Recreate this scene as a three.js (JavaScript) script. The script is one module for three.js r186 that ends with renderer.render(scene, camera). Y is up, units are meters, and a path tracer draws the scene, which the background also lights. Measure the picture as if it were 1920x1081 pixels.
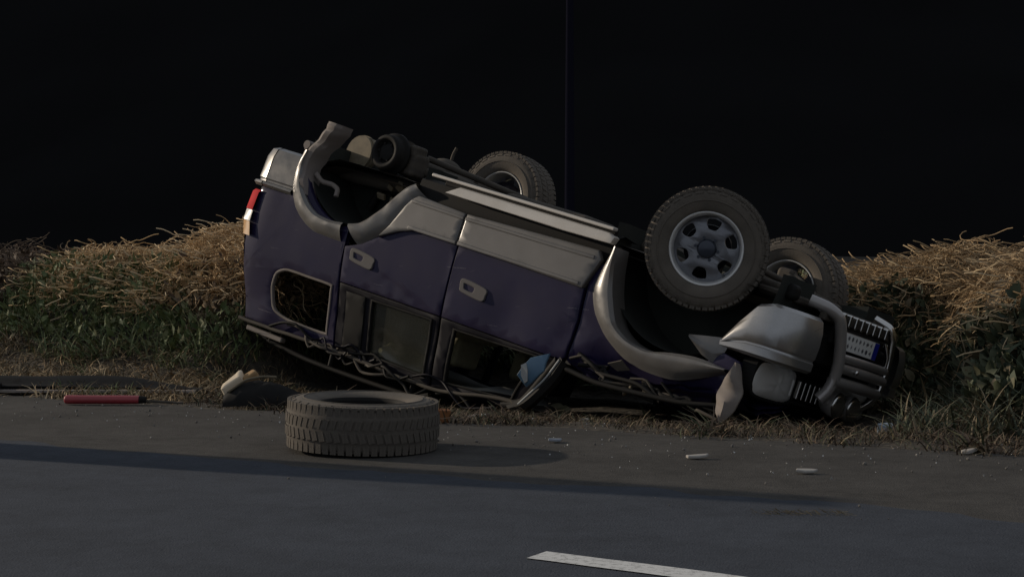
import * as THREE from 'three';
import { mergeGeometries, toCreasedNormals, mergeVertices } from 'three/addons/utils/BufferGeometryUtils.js';
import { TessellateModifier } from 'three/addons/modifiers/TessellateModifier.js';
import { RoundedBoxGeometry } from 'three/addons/geometries/RoundedBoxGeometry.js';
import { ImprovedNoise } from 'three/addons/math/ImprovedNoise.js';

// ---------------------------------------------------------------- camera, sky, light
const scene = new THREE.Scene();
const camera = new THREE.PerspectiveCamera(17.64, 1920 / 1081, 0.1, 900);
camera.position.set(0, 1.08, 0);
camera.rotation.set(-0.0346, 0, 0);
scene.add(camera);
const EXPOSURE = 1.0;
const SKY = [0.235, 0.26, 0.30];        // an even, dim overcast night sky
const SUN_DIR = new THREE.Vector3(-0.90, 0.335, -0.40);
const SUN = 2.5;
{
  const W = 64, H = 32, d = new Float32Array(W * H * 4);
  for (let i = 0; i < W * H; i++) { d[i * 4] = SKY[0]; d[i * 4 + 1] = SKY[1]; d[i * 4 + 2] = SKY[2]; d[i * 4 + 3] = 1; }
  const sky = new THREE.DataTexture(d, W, H, THREE.RGBAFormat, THREE.FloatType);
  sky.mapping = THREE.EquirectangularReflectionMapping; sky.magFilter = THREE.LinearFilter; sky.needsUpdate = true;
  scene.background = sky; scene.environment = sky;
}
const sun = new THREE.DirectionalLight(new THREE.Color().setRGB(1, 0.86, 0.69), SUN);
sun.position.copy(SUN_DIR).normalize().multiplyScalar(40).add(new THREE.Vector3(0, 0, -11));
sun.target.position.set(0, 0, -11); sun.castShadow = true; sun.shadow.radius = 1.6;
sun.shadow.mapSize.set(4096, 4096);
Object.assign(sun.shadow.camera, { left: -14, right: 14, top: 12, bottom: -12, near: 1, far: 120 });
scene.add(sun, sun.target);
const renderer = new THREE.WebGLRenderer({ antialias: true });
renderer.setSize(1024, 576); renderer.toneMapping = THREE.LinearToneMapping; renderer.toneMappingExposure = EXPOSURE;
renderer.shadowMap.enabled = true;

// ---------------------------------------------------------------- helpers
function rng(seed) { let a = seed >>> 0; return () => { a = (a + 0x6D2B79F5) | 0; let t = Math.imul(a ^ (a >>> 15), 1 | a); t = (t + Math.imul(t ^ (t >>> 7), 61 | t)) ^ t; return ((t ^ (t >>> 14)) >>> 0) / 4294967296; }; }
const perlin = new ImprovedNoise();
const N3 = (x, y, z = 0) => perlin.noise(x + 31.7, y + 17.3, z + 5.1);
const fbm = (x, y, z = 0) => N3(x, y, z) * 0.55 + N3(x * 2.1, y * 2.1, z + 3) * 0.28 + N3(x * 4.3, y * 4.3, z + 7) * 0.17;
const sst = (a, b, x) => { const t = Math.min(1, Math.max(0, (x - a) / (b - a))); return t * t * (3 - 2 * t); };
const lerp = (a, b, t) => a + (b - a) * t;
const used = {};
function numbered(n) { if (!(n in used)) { used[n] = 0; return n; } used[n]++; return n + '_' + String(used[n]).padStart(3, '0'); }
function shadowed(o) { o.traverse(m => { if (m.isMesh) { m.castShadow = true; m.receiveShadow = true; } }); return o; }
function tag(o, label, category, group, kind) { o.userData.label = label; o.userData.category = category; if (group) o.userData.group = group; if (kind) o.userData.kind = kind; return o; }
function struct(name, geo, m) { const o = new THREE.Mesh(geo, m); o.name = numbered(name); o.userData.kind = 'structure'; o.receiveShadow = true; o.castShadow = true; scene.add(o); return o; }
function mesh(name, geo, m, parent) { const o = new THREE.Mesh(Array.isArray(geo) ? merge(geo) : geo, m); o.name = name; o.castShadow = o.receiveShadow = true; if (parent) parent.add(o); return o; }
function merge(list) {
  const gs = list.map(g => { let q = g.index ? g.toNonIndexed() : g.clone(); for (const k of Object.keys(q.attributes)) if (!['position', 'normal', 'uv'].includes(k)) q.deleteAttribute(k);
    if (!q.attributes.uv) q.setAttribute('uv', new THREE.BufferAttribute(new Float32Array(q.attributes.position.count * 2), 2)); return q; });
  return mergeGeometries(gs);
}
const V = (x, y, z) => new THREE.Vector3(x, y, z);
function box(w, h, d, x = 0, y = 0, z = 0, r = 0.008) { const g = new RoundedBoxGeometry(w, h, d, 2, Math.min(r, w / 3, h / 3, d / 3)); g.translate(x, y, z); return g; }
function tube(pts, r, seg = 40, rad = 10, closed = false) { return new THREE.TubeGeometry(new THREE.CatmullRomCurve3(pts.map(p => V(...p)), closed, 'catmullrom', 0.35), seg, r, rad, closed); }
function cyl(a, b, r0, r1 = r0, seg = 20) { const A = V(...a), B = V(...b), d = B.clone().sub(A); const g = new THREE.CylinderGeometry(r1, r0, d.length(), seg, 1); g.translate(0, d.length() / 2, 0); g.applyQuaternion(new THREE.Quaternion().setFromUnitVectors(V(0, 1, 0), d.normalize())); g.translate(A.x, A.y, A.z); return g; }
function lathe(pts, seg = 48) { return new THREE.LatheGeometry(pts.map(p => new THREE.Vector2(p[0], p[1])), seg); }
// texture of tileable-looking noise; f(u,v) -> [r,g,b] linear-ish sRGB 0..255
function tex(size, f, srgb = true, rep = 1) {
  const d = new Uint8Array(size * size * 4);
  for (let y = 0; y < size; y++) for (let x = 0; x < size; x++) { const c = f(x / size, y / size, x, y), i = (y * size + x) * 4; d[i] = c[0]; d[i + 1] = c[1]; d[i + 2] = c[2]; d[i + 3] = 255; }
  const t = new THREE.DataTexture(d, size, size, THREE.RGBAFormat); t.wrapS = t.wrapT = THREE.RepeatWrapping; t.magFilter = THREE.LinearFilter; t.minFilter = THREE.LinearMipmapLinearFilter; t.generateMipmaps = true;
  if (srgb) t.colorSpace = THREE.SRGBColorSpace; t.repeat.set(rep, rep); t.needsUpdate = true; return t;
}
const s8 = v => { v = Math.min(1, Math.max(0, v)); return 255 * (v <= 0.0031308 ? v * 12.92 : 1.055 * Math.pow(v, 1 / 2.4) - 0.055); };
// periodic fbm on the unit square, mirrored so that edges meet
const tri = t => Math.abs(((t * 2) % 2) - 1);
const pf = (u, v, k, z) => fbm(tri(u) * k, tri(v) * k, z);
const RND = rng(7);
const lin = (r, g, b) => new THREE.Color().setRGB(r, g, b);

// ---------------------------------------------------------------- materials
function dirty(base, dust, amount, seed, size = 512, scratches = 0) {
  const sc = new Float32Array(size * size), SR = rng(seed * 31 + 5);
  for (let k = 0; k < scratches; k++) { let x = SR() * size, y = SR() * size, a = (SR() - 0.5) * 1.1 + (SR() < 0.15 ? 1.5 : 0), l = 6 + SR() * SR() * size * 0.22, st = 0.25 + 0.6 * SR(); const wd = 1 + (SR() * SR() * 5 | 0); for (let i = 0; i < l; i++) { x += Math.cos(a); y += Math.sin(a); a += (SR() - 0.5) * 0.04; if (SR() < 0.25) continue; for (let q = 0; q < wd; q++) sc[(((y | 0) + q + size * 4) % size) * size + ((x | 0) + size * 4) % size] = st; } }   // paint with road dust and streaks lying on it
  return tex(size, (u, v, px, py) => {
    const scr = sc[py * size + px];
    let k = pf(u, v, 2, seed) * 0.8 + pf(u, v, 45, seed + 9) * 0.3 + 0.4; k = Math.min(1, Math.max(0, k)) * amount;
    const sp = (RND() - 0.5) * 0.10;
    return [0, 1, 2].map(i => s8(lerp(lerp(base[i], dust[i], k) * (1 + sp), [0.20, 0.19, 0.20][i], scr)));
  });
}
const roughTex = (lo, hi, seed) => tex(256, (u, v) => { const k = lerp(lo, hi, Math.min(1, Math.max(0, pf(u, v, 6, seed) + 0.5))) * 255; return [k, k, k]; }, false);
const DUST = [0.16, 0.135, 0.105];
const M = {};
M.blue = new THREE.MeshPhysicalMaterial({ map: dirty([0.0115, 0.008, 0.042], [0.034, 0.028, 0.045], 0.45, 1, 1024, 22), roughness: 0.7, metalness: 0, specularIntensity: 0.25, clearcoat: 0.35, clearcoatRoughness: 0.12 });
M.silver = new THREE.MeshPhysicalMaterial({ map: dirty([0.20, 0.19, 0.178], [0.11, 0.098, 0.082], 0.55, 3, 1024, 14), roughness: 0.5, roughnessMap: roughTex(0.55, 1, 4), metalness: 0.25, clearcoat: 0.35, clearcoatRoughness: 0.22 });
M.clad = new THREE.MeshPhysicalMaterial({ map: dirty([0.145, 0.137, 0.13], [0.085, 0.075, 0.062], 0.6, 33, 1024, 18), roughness: 0.5, metalness: 0.2, clearcoat: 0.3, clearcoatRoughness: 0.2 });
M.shiny = new THREE.MeshPhysicalMaterial({ map: dirty([0.46, 0.45, 0.44], [0.22, 0.20, 0.17], 0.6, 27, 1024, 16), roughness: 0.32, metalness: 0.75, clearcoat: 0.6, clearcoatRoughness: 0.08 });
M.board = new THREE.MeshStandardMaterial({ map: dirty([0.62, 0.58, 0.52], [0.35, 0.31, 0.26], 0.5, 5), roughness: 0.5, metalness: 0.15 });
M.chrome = new THREE.MeshStandardMaterial({ color: lin(0.62, 0.60, 0.57), roughness: 0.2, metalness: 1 });
M.brushed = new THREE.MeshPhysicalMaterial({ color: lin(0.34, 0.315, 0.295), roughness: 0.3, metalness: 0.35, clearcoat: 0.5, clearcoatRoughness: 0.1 });
M.black = new THREE.MeshPhysicalMaterial({ specularIntensity: 0.3, map: dirty([0.010, 0.010, 0.010], [0.045, 0.038, 0.03], 0.35, 6), roughness: 0.7 });
M.handle = new THREE.MeshPhysicalMaterial({ color: lin(0.115, 0.105, 0.10), roughness: 0.6, specularIntensity: 0.4 });
M.frame = new THREE.MeshPhysicalMaterial({ specularIntensity: 0.25, map: dirty([0.008, 0.007, 0.011], [0.04, 0.036, 0.034], 0.15, 26), roughness: 0.5 });
M.well = new THREE.MeshStandardMaterial({ map: dirty([0.014, 0.017, 0.015], [0.05, 0.05, 0.038], 0.6, 8), roughness: 0.95 });
M.under = new THREE.MeshStandardMaterial({ map: dirty([0.05, 0.043, 0.036], [0.14, 0.115, 0.085], 0.7, 10), roughness: 0.85, metalness: 0.2 });
M.tan = new THREE.MeshStandardMaterial({ map: dirty([0.20, 0.16, 0.10], [0.09, 0.075, 0.05], 0.9, 11), roughness: 0.8 });
M.rubber = new THREE.MeshStandardMaterial({ map: dirty([0.075, 0.064, 0.053], [0.17, 0.145, 0.115], 0.85, 12), roughness: 0.93, bumpMap: tex(256, (u, v) => { const k = 128 + 90 * pf(u, v, 30, 3); return [k, k, k]; }, false), bumpScale: 0.002 });
M.rim = new THREE.MeshPhysicalMaterial({ map: dirty([0.72, 0.71, 0.68], DUST, 0.25, 13), roughness: 0.3, metalness: 0.3, clearcoat: 0.4, clearcoatRoughness: 0.15 });
M.rimFace = new THREE.MeshPhysicalMaterial({ map: dirty([0.24, 0.25, 0.28], [0.13, 0.125, 0.12], 0.7, 23), roughness: 0.34, metalness: 0.55, clearcoat: 0.4, clearcoatRoughness: 0.15 });
M.rimDark = new THREE.MeshPhysicalMaterial({ color: lin(0.035, 0.042, 0.06), roughness: 0.35, metalness: 0.4, clearcoat: 0.4, clearcoatRoughness: 0.2 });
M.glass = new THREE.MeshPhysicalMaterial({ color: lin(0.42, 0.42, 0.34), roughness: 0.1, transmission: 0.93, thickness: 0, ior: 1.5, specularIntensity: 1 });
M.lens = new THREE.MeshPhysicalMaterial({ color: lin(0.9, 0.9, 0.9), roughness: 0.12, transmission: 0.85, thickness: 0, ior: 1.5 });
M.red = new THREE.MeshPhysicalMaterial({ color: lin(0.62, 0.03, 0.035), roughness: 0.8, specularIntensity: 0.3 });
M.amber = new THREE.MeshPhysicalMaterial({ color: lin(0.72, 0.42, 0.18), roughness: 0.3, clearcoat: 0.8, clearcoatRoughness: 0.1 });
M.white = new THREE.MeshPhysicalMaterial({ color: lin(0.7, 0.68, 0.62), roughness: 0.3, clearcoat: 0.8, clearcoatRoughness: 0.1 });
M.seat = new THREE.MeshStandardMaterial({ map: dirty([0.38, 0.35, 0.22], [0.20, 0.19, 0.13], 0.8, 14), roughness: 1 });
M.sheet = new THREE.MeshStandardMaterial({ color: lin(0.40, 0.41, 0.40), roughness: 0.9 });
M.bluesheet = new THREE.MeshPhysicalMaterial({ color: lin(0.075, 0.15, 0.23), roughness: 0.5, clearcoat: 0.15, clearcoatRoughness: 0.15 });
M.lining = new THREE.MeshStandardMaterial({ color: lin(0.22, 0.22, 0.21), roughness: 1 });
M.flap = new THREE.MeshStandardMaterial({ map: dirty([0.22, 0.185, 0.165], DUST, 0.8, 16), roughness: 0.75 });

// ---------------------------------------------------------------- ground
// the road runs along E; S is the distance beyond its far edge
const E0 = [-3.19, -11.58], EU = [0.878, 0.479], ES = [0.479, -0.878];
const P2 = (u, s) => [E0[0] + EU[0] * u + ES[0] * s, E0[1] + EU[1] * u + ES[1] * s];
function bankH(u, s) {              // the overgrown bank behind the car
  const left = 0.70 + 0.10 * sst(-2.6, -1.5, u) + 0.13 * sst(-1.3, -0.5, u), right = 0.78 - 0.10 * sst(5.6, 6.8, u);
  const k = sst(0.2, 1.3, u), q = sst(3.5, 4.6, u);
  const h = lerp(lerp(left, 0.55, k), right, q);
  const s0 = lerp(lerp(1.35, 3.2, k), 1.0, sst(4.9, 5.9, u)), s1 = Math.max(lerp(lerp(3.1, 4.8, k), 2.75, q), s0 + 1.1);
  const up = sst(s0, s1, s), dn = 1 - sst(s1 + 0.9, s1 + 3.4, s);
  return h * up * dn * (1 + 0.20 * N3(u * 1.1, s * 0.9) + 0.10 * N3(u * 3.1, s * 2.3, 4));
}
function groundY(u, s) {
  if (s < 0) return s < -9.4 ? 0.02 * sst(-9.4, -11, s) : -0.04;
  const ditch = -0.15 * sst(0.3, 1.8, s) * (sst(0.4, 1.6, u) * (1 - sst(5.0, 5.8, u)) * (1 - sst(3.4, 4.4, s)));
  const rough = 0.02 * sst(0, 0.35, s) * N3(u * 5, s * 5) + 0.03 * sst(0.3, 1, s) * N3(u * 1.7, s * 1.7, 3);
  const far = -0.45 * sst(6, 12, s);
  return -0.012 + ditch + rough + bankH(u, s) + far + 0.25 * sst(14, 40, s) * fbm(u * 0.08, s * 0.08);
}
{
  const us = [], ss = [];
  for (let u = -14; u <= 16; u += 0.12) us.push(u); for (const e of [-260, -180, -120, -80, -55, -38, -26, -19]) us.unshift(e); us.sort((a, b) => a - b); for (const e of [19, 26, 38, 55, 80, 120, 180, 260]) us.push(e);
  for (const e of [-160, -100, -60, -35, -20, -14, -11, -10, -9.6, -9.4, -9, -6, -3, -0.3]) ss.push(e);
  for (let s = -0.12; s <= 9; s += 0.12) ss.push(s); for (const e of [10, 12, 15, 20, 28, 40, 60, 90, 140, 220, 320, 460]) ss.push(e);
  const pos = [], uv = [], idx = [];
  ss.forEach(s => us.forEach(u => { const p = P2(u, s); pos.push(p[0], groundY(u, s), p[1]); uv.push(u / 3, s / 3); }));
  for (let j = 0; j < ss.length - 1; j++) for (let i = 0; i < us.length - 1; i++) { const a = j * us.length + i, b = a + 1, c = a + us.length, d = c + 1; idx.push(a, b, d, a, d, c); }
  const g = new THREE.BufferGeometry(); g.setAttribute('position', new THREE.Float32BufferAttribute(pos, 3)); g.setAttribute('uv', new THREE.Float32BufferAttribute(uv, 2)); g.setIndex(idx); g.computeVertexNormals();
  const R = rng(21);
  const soil = tex(1024, (u, v) => { const k = 0.62 + pf(u, v, 9, 2) * 0.6 + pf(u, v, 40, 5) * 0.5 + (R() - 0.5) * 0.35; return [s8(0.068 * k), s8(0.055 * k), s8(0.038 * k)]; });
  struct('ground', g, new THREE.MeshStandardMaterial({ map: soil, roughness: 1, bumpMap: tex(512, (u, v) => { const k = 128 + 110 * pf(u, v, 26, 8); return [k, k, k]; }, false), bumpScale: 0.03 }));
}
// a strip of ground parallel to the road with ragged long edges
function strip(u0, u1, s0, s1, y, du, rag0, rag1, uvk, ns = 6, sh0 = 3.3, sh1 = 8.1, skew = 0) {
  const pos = [], uv = [], idx = []; const n = Math.ceil((u1 - u0) / du);
  for (let i = 0; i <= n; i++) { const u = lerp(u0, u1, i / n); const a = s0 + rag0 * fbm(u * 2.2, sh0), b = s1 + rag1 * fbm(u * 2.2, sh1);
    for (let j = 0; j <= ns; j++) { const s = lerp(a, b, j / ns) + skew * (u - 5.52); const p = P2(u, s); pos.push(p[0], y, p[1]); uv.push(u * uvk, s * uvk); } }
  const w = ns + 1; for (let i = 0; i < n; i++) for (let j = 0; j < ns; j++) { const a = i * w + j; idx.push(a, a + w, a + w + 1, a, a + w + 1, a + 1); }
  const g = new THREE.BufferGeometry(); g.setAttribute('position', new THREE.Float32BufferAttribute(pos, 3)); g.setAttribute('uv', new THREE.Float32BufferAttribute(uv, 2)); g.setIndex(idx); g.computeVertexNormals(); return g;
}
function asphaltTex(base, seed, contrast) {
  const R = rng(seed);
  return tex(2048, (u, v) => { const k = 1 + contrast * (pf(u, v, 4, seed) * 0.5 + pf(u, v, 15, seed + 1) * 0.35 + pf(u, v, 60, seed + 2) * 0.3) + (R() - 0.5) * 0.42 + (R() < 0.006 ? 0.8 : 0); return base.map(b => s8(b * k)); });
}
const aggBump = (() => { const R = rng(5); return tex(1024, () => { const k = 255 * R(); return [k, k, k]; }, false); })();
aggBump.repeat.set(1.5, 1.5);
const roadM = new THREE.MeshPhysicalMaterial({ specularIntensity: 0.25, map: asphaltTex([0.050, 0.056, 0.068], 31, 0.6), roughness: 0.9, bumpMap: aggBump, bumpScale: 0.002 });
const shoulderM = new THREE.MeshPhysicalMaterial({ specularIntensity: 0.25, map: asphaltTex([0.066, 0.062, 0.057], 41, 0.8), roughness: 0.95, bumpMap: aggBump, bumpScale: 0.003 });
struct('road', strip(-120, 120, -9.2, -1.75, -0.004, 0.1, 0, 0.22, 1 / 5, 8, 1, 3.3), roadM);
struct('road_shoulder', strip(-120, 120, -1.75, 0.10, -0.004, 0.1, 0.22, 0.16, 1 / 4, 6, 3.3, 8.1), shoulderM);
{ // broken centre line
  const R = rng(3); const wear = tex(512, (u, v) => { const k = pf(u, v, 14, 3) + (R() - 0.5) * 0.7 > 0.28 ? 0.5 : 1; return [s8(0.62 * k), s8(0.62 * k), s8(0.6 * k)]; });
  const m = new THREE.MeshStandardMaterial({ map: wear, roughness: 0.8 });
  for (let k = -1; k <= 1; k++) { const o = struct('lane_marking', strip(5.52 + 9 * k, 8.52 + 9 * k, -3.36, -3.22, 0.0, 0.04, 0.012, 0.012, 1.3, 2, 3.3, 8.1, -0.135), m); }
}
{ // added dark slope, hides the grey sky behind the field
  const pos = [], uv = [], idx = []; const nx = 160, ny = 14;
  for (let j = 0; j <= ny; j++) for (let i = 0; i <= nx; i++) {
    const x = lerp(-230, 230, i / nx), t = j / ny; const top = 19 + 3 * fbm(x * 0.03, 1) + 2.5 * fbm(x * 0.16, 4);
    pos.push(x, -1.2 + t * top + (t > 0 && t < 1 ? 0.8 * N3(x * 0.3, t * 8) : 0), -88 - t * 9 + 1.2 * N3(x * 0.21, t * 6, 9) + Math.abs(x) * 0.02); uv.push(x / 6, t * 3);
  }
  for (let j = 0; j < ny; j++) for (let i = 0; i < nx; i++) { const a = j * (nx + 1) + i; idx.push(a, a + 1, a + nx + 2, a, a + nx + 2, a + nx + 1); }
  const g = new THREE.BufferGeometry(); g.setAttribute('position', new THREE.Float32BufferAttribute(pos, 3)); g.setAttribute('uv', new THREE.Float32BufferAttribute(uv, 2)); g.setIndex(idx); g.computeVertexNormals();
  struct('added_hill', g, new THREE.MeshPhysicalMaterial({ color: lin(0.012, 0.012, 0.0125), roughness: 1, specularIntensity: 0 }));
}

// ---------------------------------------------------------------- the overturned car (car axes: x forward, y car-up, z right)
const BASE = [1.5, 1.70, 0];
const car = new THREE.Group(); car.name = 'overturned_car'; scene.add(car);
tag(car, 'dark blue and silver off-road car lying upside down on its roof on the verge', 'car');
{
  const ex = V(0.76290776, -0.23703634, 0.6014861), ey = V(-0.3095181, -0.95072472, 0.01791803), ez = V(0.56760048, -0.19984063, -0.7986823);
  const m = new THREE.Matrix4().makeBasis(ex, ey, ez); car.quaternion.setFromRotationMatrix(m);
  const t = V(0.37822218, 0.57884887, -12.48620658), d = V(BASE[0] - 1.36, BASE[1] - 0.9, BASE[2]);
  car.position.copy(t).addScaledVector(ex, d.x).addScaledVector(ey, d.y).addScaledVector(ez, d.z);
}
const inCar = g => { g.translate(-BASE[0], -BASE[1], -BASE[2]); return g; };
function part(name, geo, m, parent = car) { return mesh(name, inCar(Array.isArray(geo) ? merge(geo) : geo), m, parent); }
function group(name, parent = car) { const g = new THREE.Group(); g.name = name; parent.add(g); return g; }
// the side of the body bulges a little and leans in above the belt line
function sideZ(x, y) {
  let z = -0.845 + (y > 0.85 ? 0.03 : 0.012) * Math.pow((Math.min(y, 1.26) - 0.85) / 0.4, 2);
  if (y > 1.26) z += (y - 1.26) * 0.22;
  if (y < 0.5) z += (0.5 - y) * 0.2;
  if (x < -0.7) z += Math.pow((-0.7 - x) / 0.25, 2) * 0.05;
  return z;
}
function dent(x, y) {
  let d = 0.004 * N3(x * 1.6, y * 1.6, 1) + 0.0016 * N3(x * 7, y * 7, 2);
  d += 0.05 * sst(1.35, 1.75, y) * sst(0.9, 1.6, x) * (N3(x * 6, y * 5, 8) + 0.3);
  d += 0.012 * Math.max(0, 1 - Math.abs((y - 1.12) - 0.25 * (x - 0.3)) / 0.05) * sst(0.2, 0.5, x) * (1 - sst(0.75, 0.95, x));
  d += 0.035 * sst(1.75, 2.2, x) * sst(0.95, 1.2, y) * (N3(x * 5, y * 7, 3) + 0.5);
  d += 0.10 * sst(1.06, 1.28, y) * sst(2.2, 2.5, x);
  d += 0.018 * sst(1.2, 1.7, y) * N3(x * 4, y * 4, 5);
  d += 0.02 * Math.exp(-((x - 1.5) ** 2 + (y - 1.18) ** 2) / 0.03);
  return d;
}
const tess = new TessellateModifier(0.075, 7);
function shape(pts, holes = []) { const s = new THREE.Shape(pts.map(p => new THREE.Vector2(p[0], p[1]))); for (const h of holes) s.holes.push(new THREE.Path(h.map(p => new THREE.Vector2(p[0], p[1])))); return s; }
function smooth(pts, n, closed = true) { return new THREE.CatmullRomCurve3(pts.map(p => V(p[0], p[1], 0)), closed, 'catmullrom', 0.4).getPoints(n).map(p => [p.x, p.y]); }
function panel(pts, holes, off = 0, depth = 0.03, warp = true, bevel = 0.0035) {
  let g = new THREE.ExtrudeGeometry(shape(pts, holes), { depth, bevelEnabled: bevel > 0, bevelSize: bevel, bevelThickness: bevel, bevelOffset: -bevel, bevelSegments: 2, curveSegments: 4 });
  g = tess.modify(g.index ? g.toNonIndexed() : g);
  const p = g.attributes.position;
  for (let i = 0; i < p.count; i++) { const x = p.getX(i), y = p.getY(i), z = p.getZ(i); p.setXYZ(i, x, y, z + off + sideZ(x, y) + (warp ? dent(x, y) : 0)); }
  g.deleteAttribute('normal'); return toCreasedNormals(g, 0.7);
}
function mirror(g) { // to the far side of the car
  const q = (g.index ? g.toNonIndexed() : g.clone()); const p = q.attributes.position; const a = q.attributes.uv;
  for (let i = 0; i < p.count; i++) p.setZ(i, -p.getZ(i));
  for (let i = 0; i < p.count; i += 3) { const t = [p.getX(i + 1), p.getY(i + 1), p.getZ(i + 1)]; p.setXYZ(i + 1, p.getX(i + 2), p.getY(i + 2), p.getZ(i + 2)); p.setXYZ(i + 2, ...t); const s = [a.getX(i + 1), a.getY(i + 1)]; a.setXY(i + 1, a.getX(i + 2), a.getY(i + 2)); a.setXY(i + 2, ...s); }
  q.deleteAttribute('normal'); return toCreasedNormals(q, 0.7);
}
// loft between two or more polylines (rows of equal length) of [x,y,z]
function loft(rows, crease = 0.9) {
  const n = rows[0].length, pos = [], uv = [], idx = [];
  rows.forEach((r, j) => r.forEach((p, i) => { pos.push(...p); uv.push(p[0] + p[2] * 0.7, p[1] + p[2] * 0.3); }));
  for (let j = 0; j < rows.length - 1; j++) for (let i = 0; i < n - 1; i++) { const a = j * n + i, b = a + 1, c = a + n, d = c + 1; idx.push(a, b, d, a, d, c); }
  const g = new THREE.BufferGeometry(); g.setAttribute('position', new THREE.Float32BufferAttribute(pos, 3)); g.setAttribute('uv', new THREE.Float32BufferAttribute(uv, 2)); g.setIndex(idx);
  return toCreasedNormals(g.toNonIndexed(), crease);
}
// wheel-arch flare: inner and outer outlines on the side of the car, a rounded lip between them and an inner return
function flare(inner, outer, z0, bulge, ret, n = 40) {
  const I = smooth(inner, n, false), O = smooth(outer, n, false), rows = [];
  rows.push(I.map(p => [p[0], p[1], z0 + ret])); rows.push(I.map(p => [p[0], p[1], z0 + 0.012]));
  for (let k = 0; k <= 8; k++) { const t = k / 8; rows.push(I.map((p, i) => [lerp(p[0], O[i][0], t), lerp(p[1], O[i][1], t), z0 - bulge * [0.6, 0.97, 1.0, 0.98, 0.93, 0.84, 0.70, 0.42, 0.28][k] + t * t * 0.03 + 0.004 * N3(i * 0.25, k * 0.4)])); }
  rows.push(O.map(p => [p[0], p[1], z0 + 0.07]));
  return loft(rows, 0.42);
}
const arc = (cx, cy, r, a0, a1, n) => Array.from({ length: n + 1 }, (_, i) => { const a = lerp(a0, a1, i / n) * Math.PI / 180; return [cx + r * Math.cos(a), cy + r * Math.sin(a)]; });

// rear quarter, doors, front wing
const qWin = smooth([[-0.50, 1.60], [-0.545, 1.47], [-0.52, 1.36], [-0.42, 1.31], [-0.2, 1.305], [0.015, 1.305], [0.03, 1.34], [0.05, 1.62], [0.03, 1.655], [-0.30, 1.66], [-0.44, 1.64]], 44);
const quarterG = panel([[-0.875, 0.82], [-0.915, 0.95], [-0.935, 1.10], [-0.92, 1.22], [-0.86, 1.41], [-0.79, 1.60], [-0.75, 1.74], [0.13, 1.735], [0.115, 1.60], [0.075, 1.28], [0.045, 1.03], [0.03, 0.90], ...arc(-0.01, 0.37, 0.535, 84, 160, 12), [-0.55, 0.80], [-0.6, 0.82]], [qWin]);
const qGlassRim = panel(qWin.map(p => [p[0] * 1.0 - 0.0, p[1]]), [qWin.map(p => [(p[0] + 0.24) * 0.94 - 0.24, (p[1] - 1.48) * 0.90 + 1.48])], -0.004, 0.02, true, 0.004);
const rdQ = [[0.165, 1.315], [0.345, 1.31], [0.375, 1.675], [0.215, 1.68]], rdW = [[0.395, 1.31], [0.945, 1.295], [0.965, 1.68], [0.425, 1.68]];
const rearDoorG = panel([[0.06, 1.03], [0.20, 0.98], [0.34, 0.885], [0.47, 0.765], [0.985, 0.765], [0.992, 1.0], [0.999, 1.262], [0.089, 1.27]]);
const rearFrameG = panel([[0.089, 1.275], [0.999, 1.267], [1.015, 1.73], [0.145, 1.735], [0.128, 1.60]], [rdQ, rdW], 0.004);
const fdW = [[1.13, 1.305], [1.86, 1.285], [1.69, 1.615], [1.12, 1.67]];
const frontDoorG = panel([[0.998, 0.765], [2.03, 0.77], [2.055, 1.0], [2.03, 1.24], [2.0, 1.262], [1.015, 1.262], [1.005, 1.0]]);
const frontFrameG = panel([[1.015, 1.267], [1.995, 1.267], [1.96, 1.30], [1.76, 1.66], [1.03, 1.72]], [fdW], 0.004);
const wingG = panel([[2.045, 0.74], [2.10, 0.62], [2.2, 0.6], [2.2, 0.80], [2.29, 0.95], [2.45, 1.04], [2.64, 1.07], [2.82, 1.05], [2.98, 1.0], [3.10, 0.90], [3.22, 0.92], [3.26, 1.10], [3.0, 1.23], [2.6, 1.29], [2.2, 1.31], [2.04, 1.26], [2.07, 1.0]], [], 0.012, 0.03, true, 0.006);
const claddingR = panel([[0.33, 0.90], [0.40, 0.80], [0.50, 0.60], [0.56, 0.555], [0.983, 0.575], [0.985, 0.785], [0.62, 0.785], [0.50, 0.82]], [], -0.018, 0.03, true, 0.010);
const claddingF = panel([[0.999, 0.575], [2.06, 0.545], [2.10, 0.60], [2.03, 0.80], [1.0, 0.785]], [], -0.018, 0.03, true, 0.010);
const ridgeR = panel([[0.52, 0.590], [0.984, 0.598], [0.984, 0.622], [0.52, 0.614]], [], -0.028, 0.02, true, 0.006), ridgeF = panel([[1.0, 0.598], [2.05, 0.585], [2.05, 0.61], [1.0, 0.622]], [], -0.028, 0.02, true, 0.006);
const creaseR = panel([[0.56, 0.762], [0.984, 0.762], [0.984, 0.788], [0.56, 0.788]], [], -0.028, 0.02, true, 0.006), creaseF = panel([[1.0, 0.762], [2.0, 0.766], [2.0, 0.79], [1.0, 0.788]], [], -0.028, 0.02, true, 0.006);
// recessed handle: a grey frame round a dark pocket with a pull across it
function handle(x, y, parent) {
  const rot = g => { g.rotateZ(0.10); g.translate(x, y, sideZ(x, y) + dent(x, y) - 0.006); return g; };
  const out = shape(smooth([[-0.105, -0.038], [0.09, -0.038], [0.105, 0], [0.09, 0.04], [-0.08, 0.04], [-0.105, 0.02]], 40), [smooth([[-0.085, -0.02], [0.0, -0.02], [0.012, 0.0], [0.0, 0.022], [-0.07, 0.022], [-0.085, 0.0]], 30)]);
  const h = part('handle', rot(new THREE.ExtrudeGeometry(out, { depth: 0.015, bevelEnabled: true, bevelSize: 0.005, bevelThickness: 0.006, bevelSegments: 2 })), M.handle, parent);
  return h;
}
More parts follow.
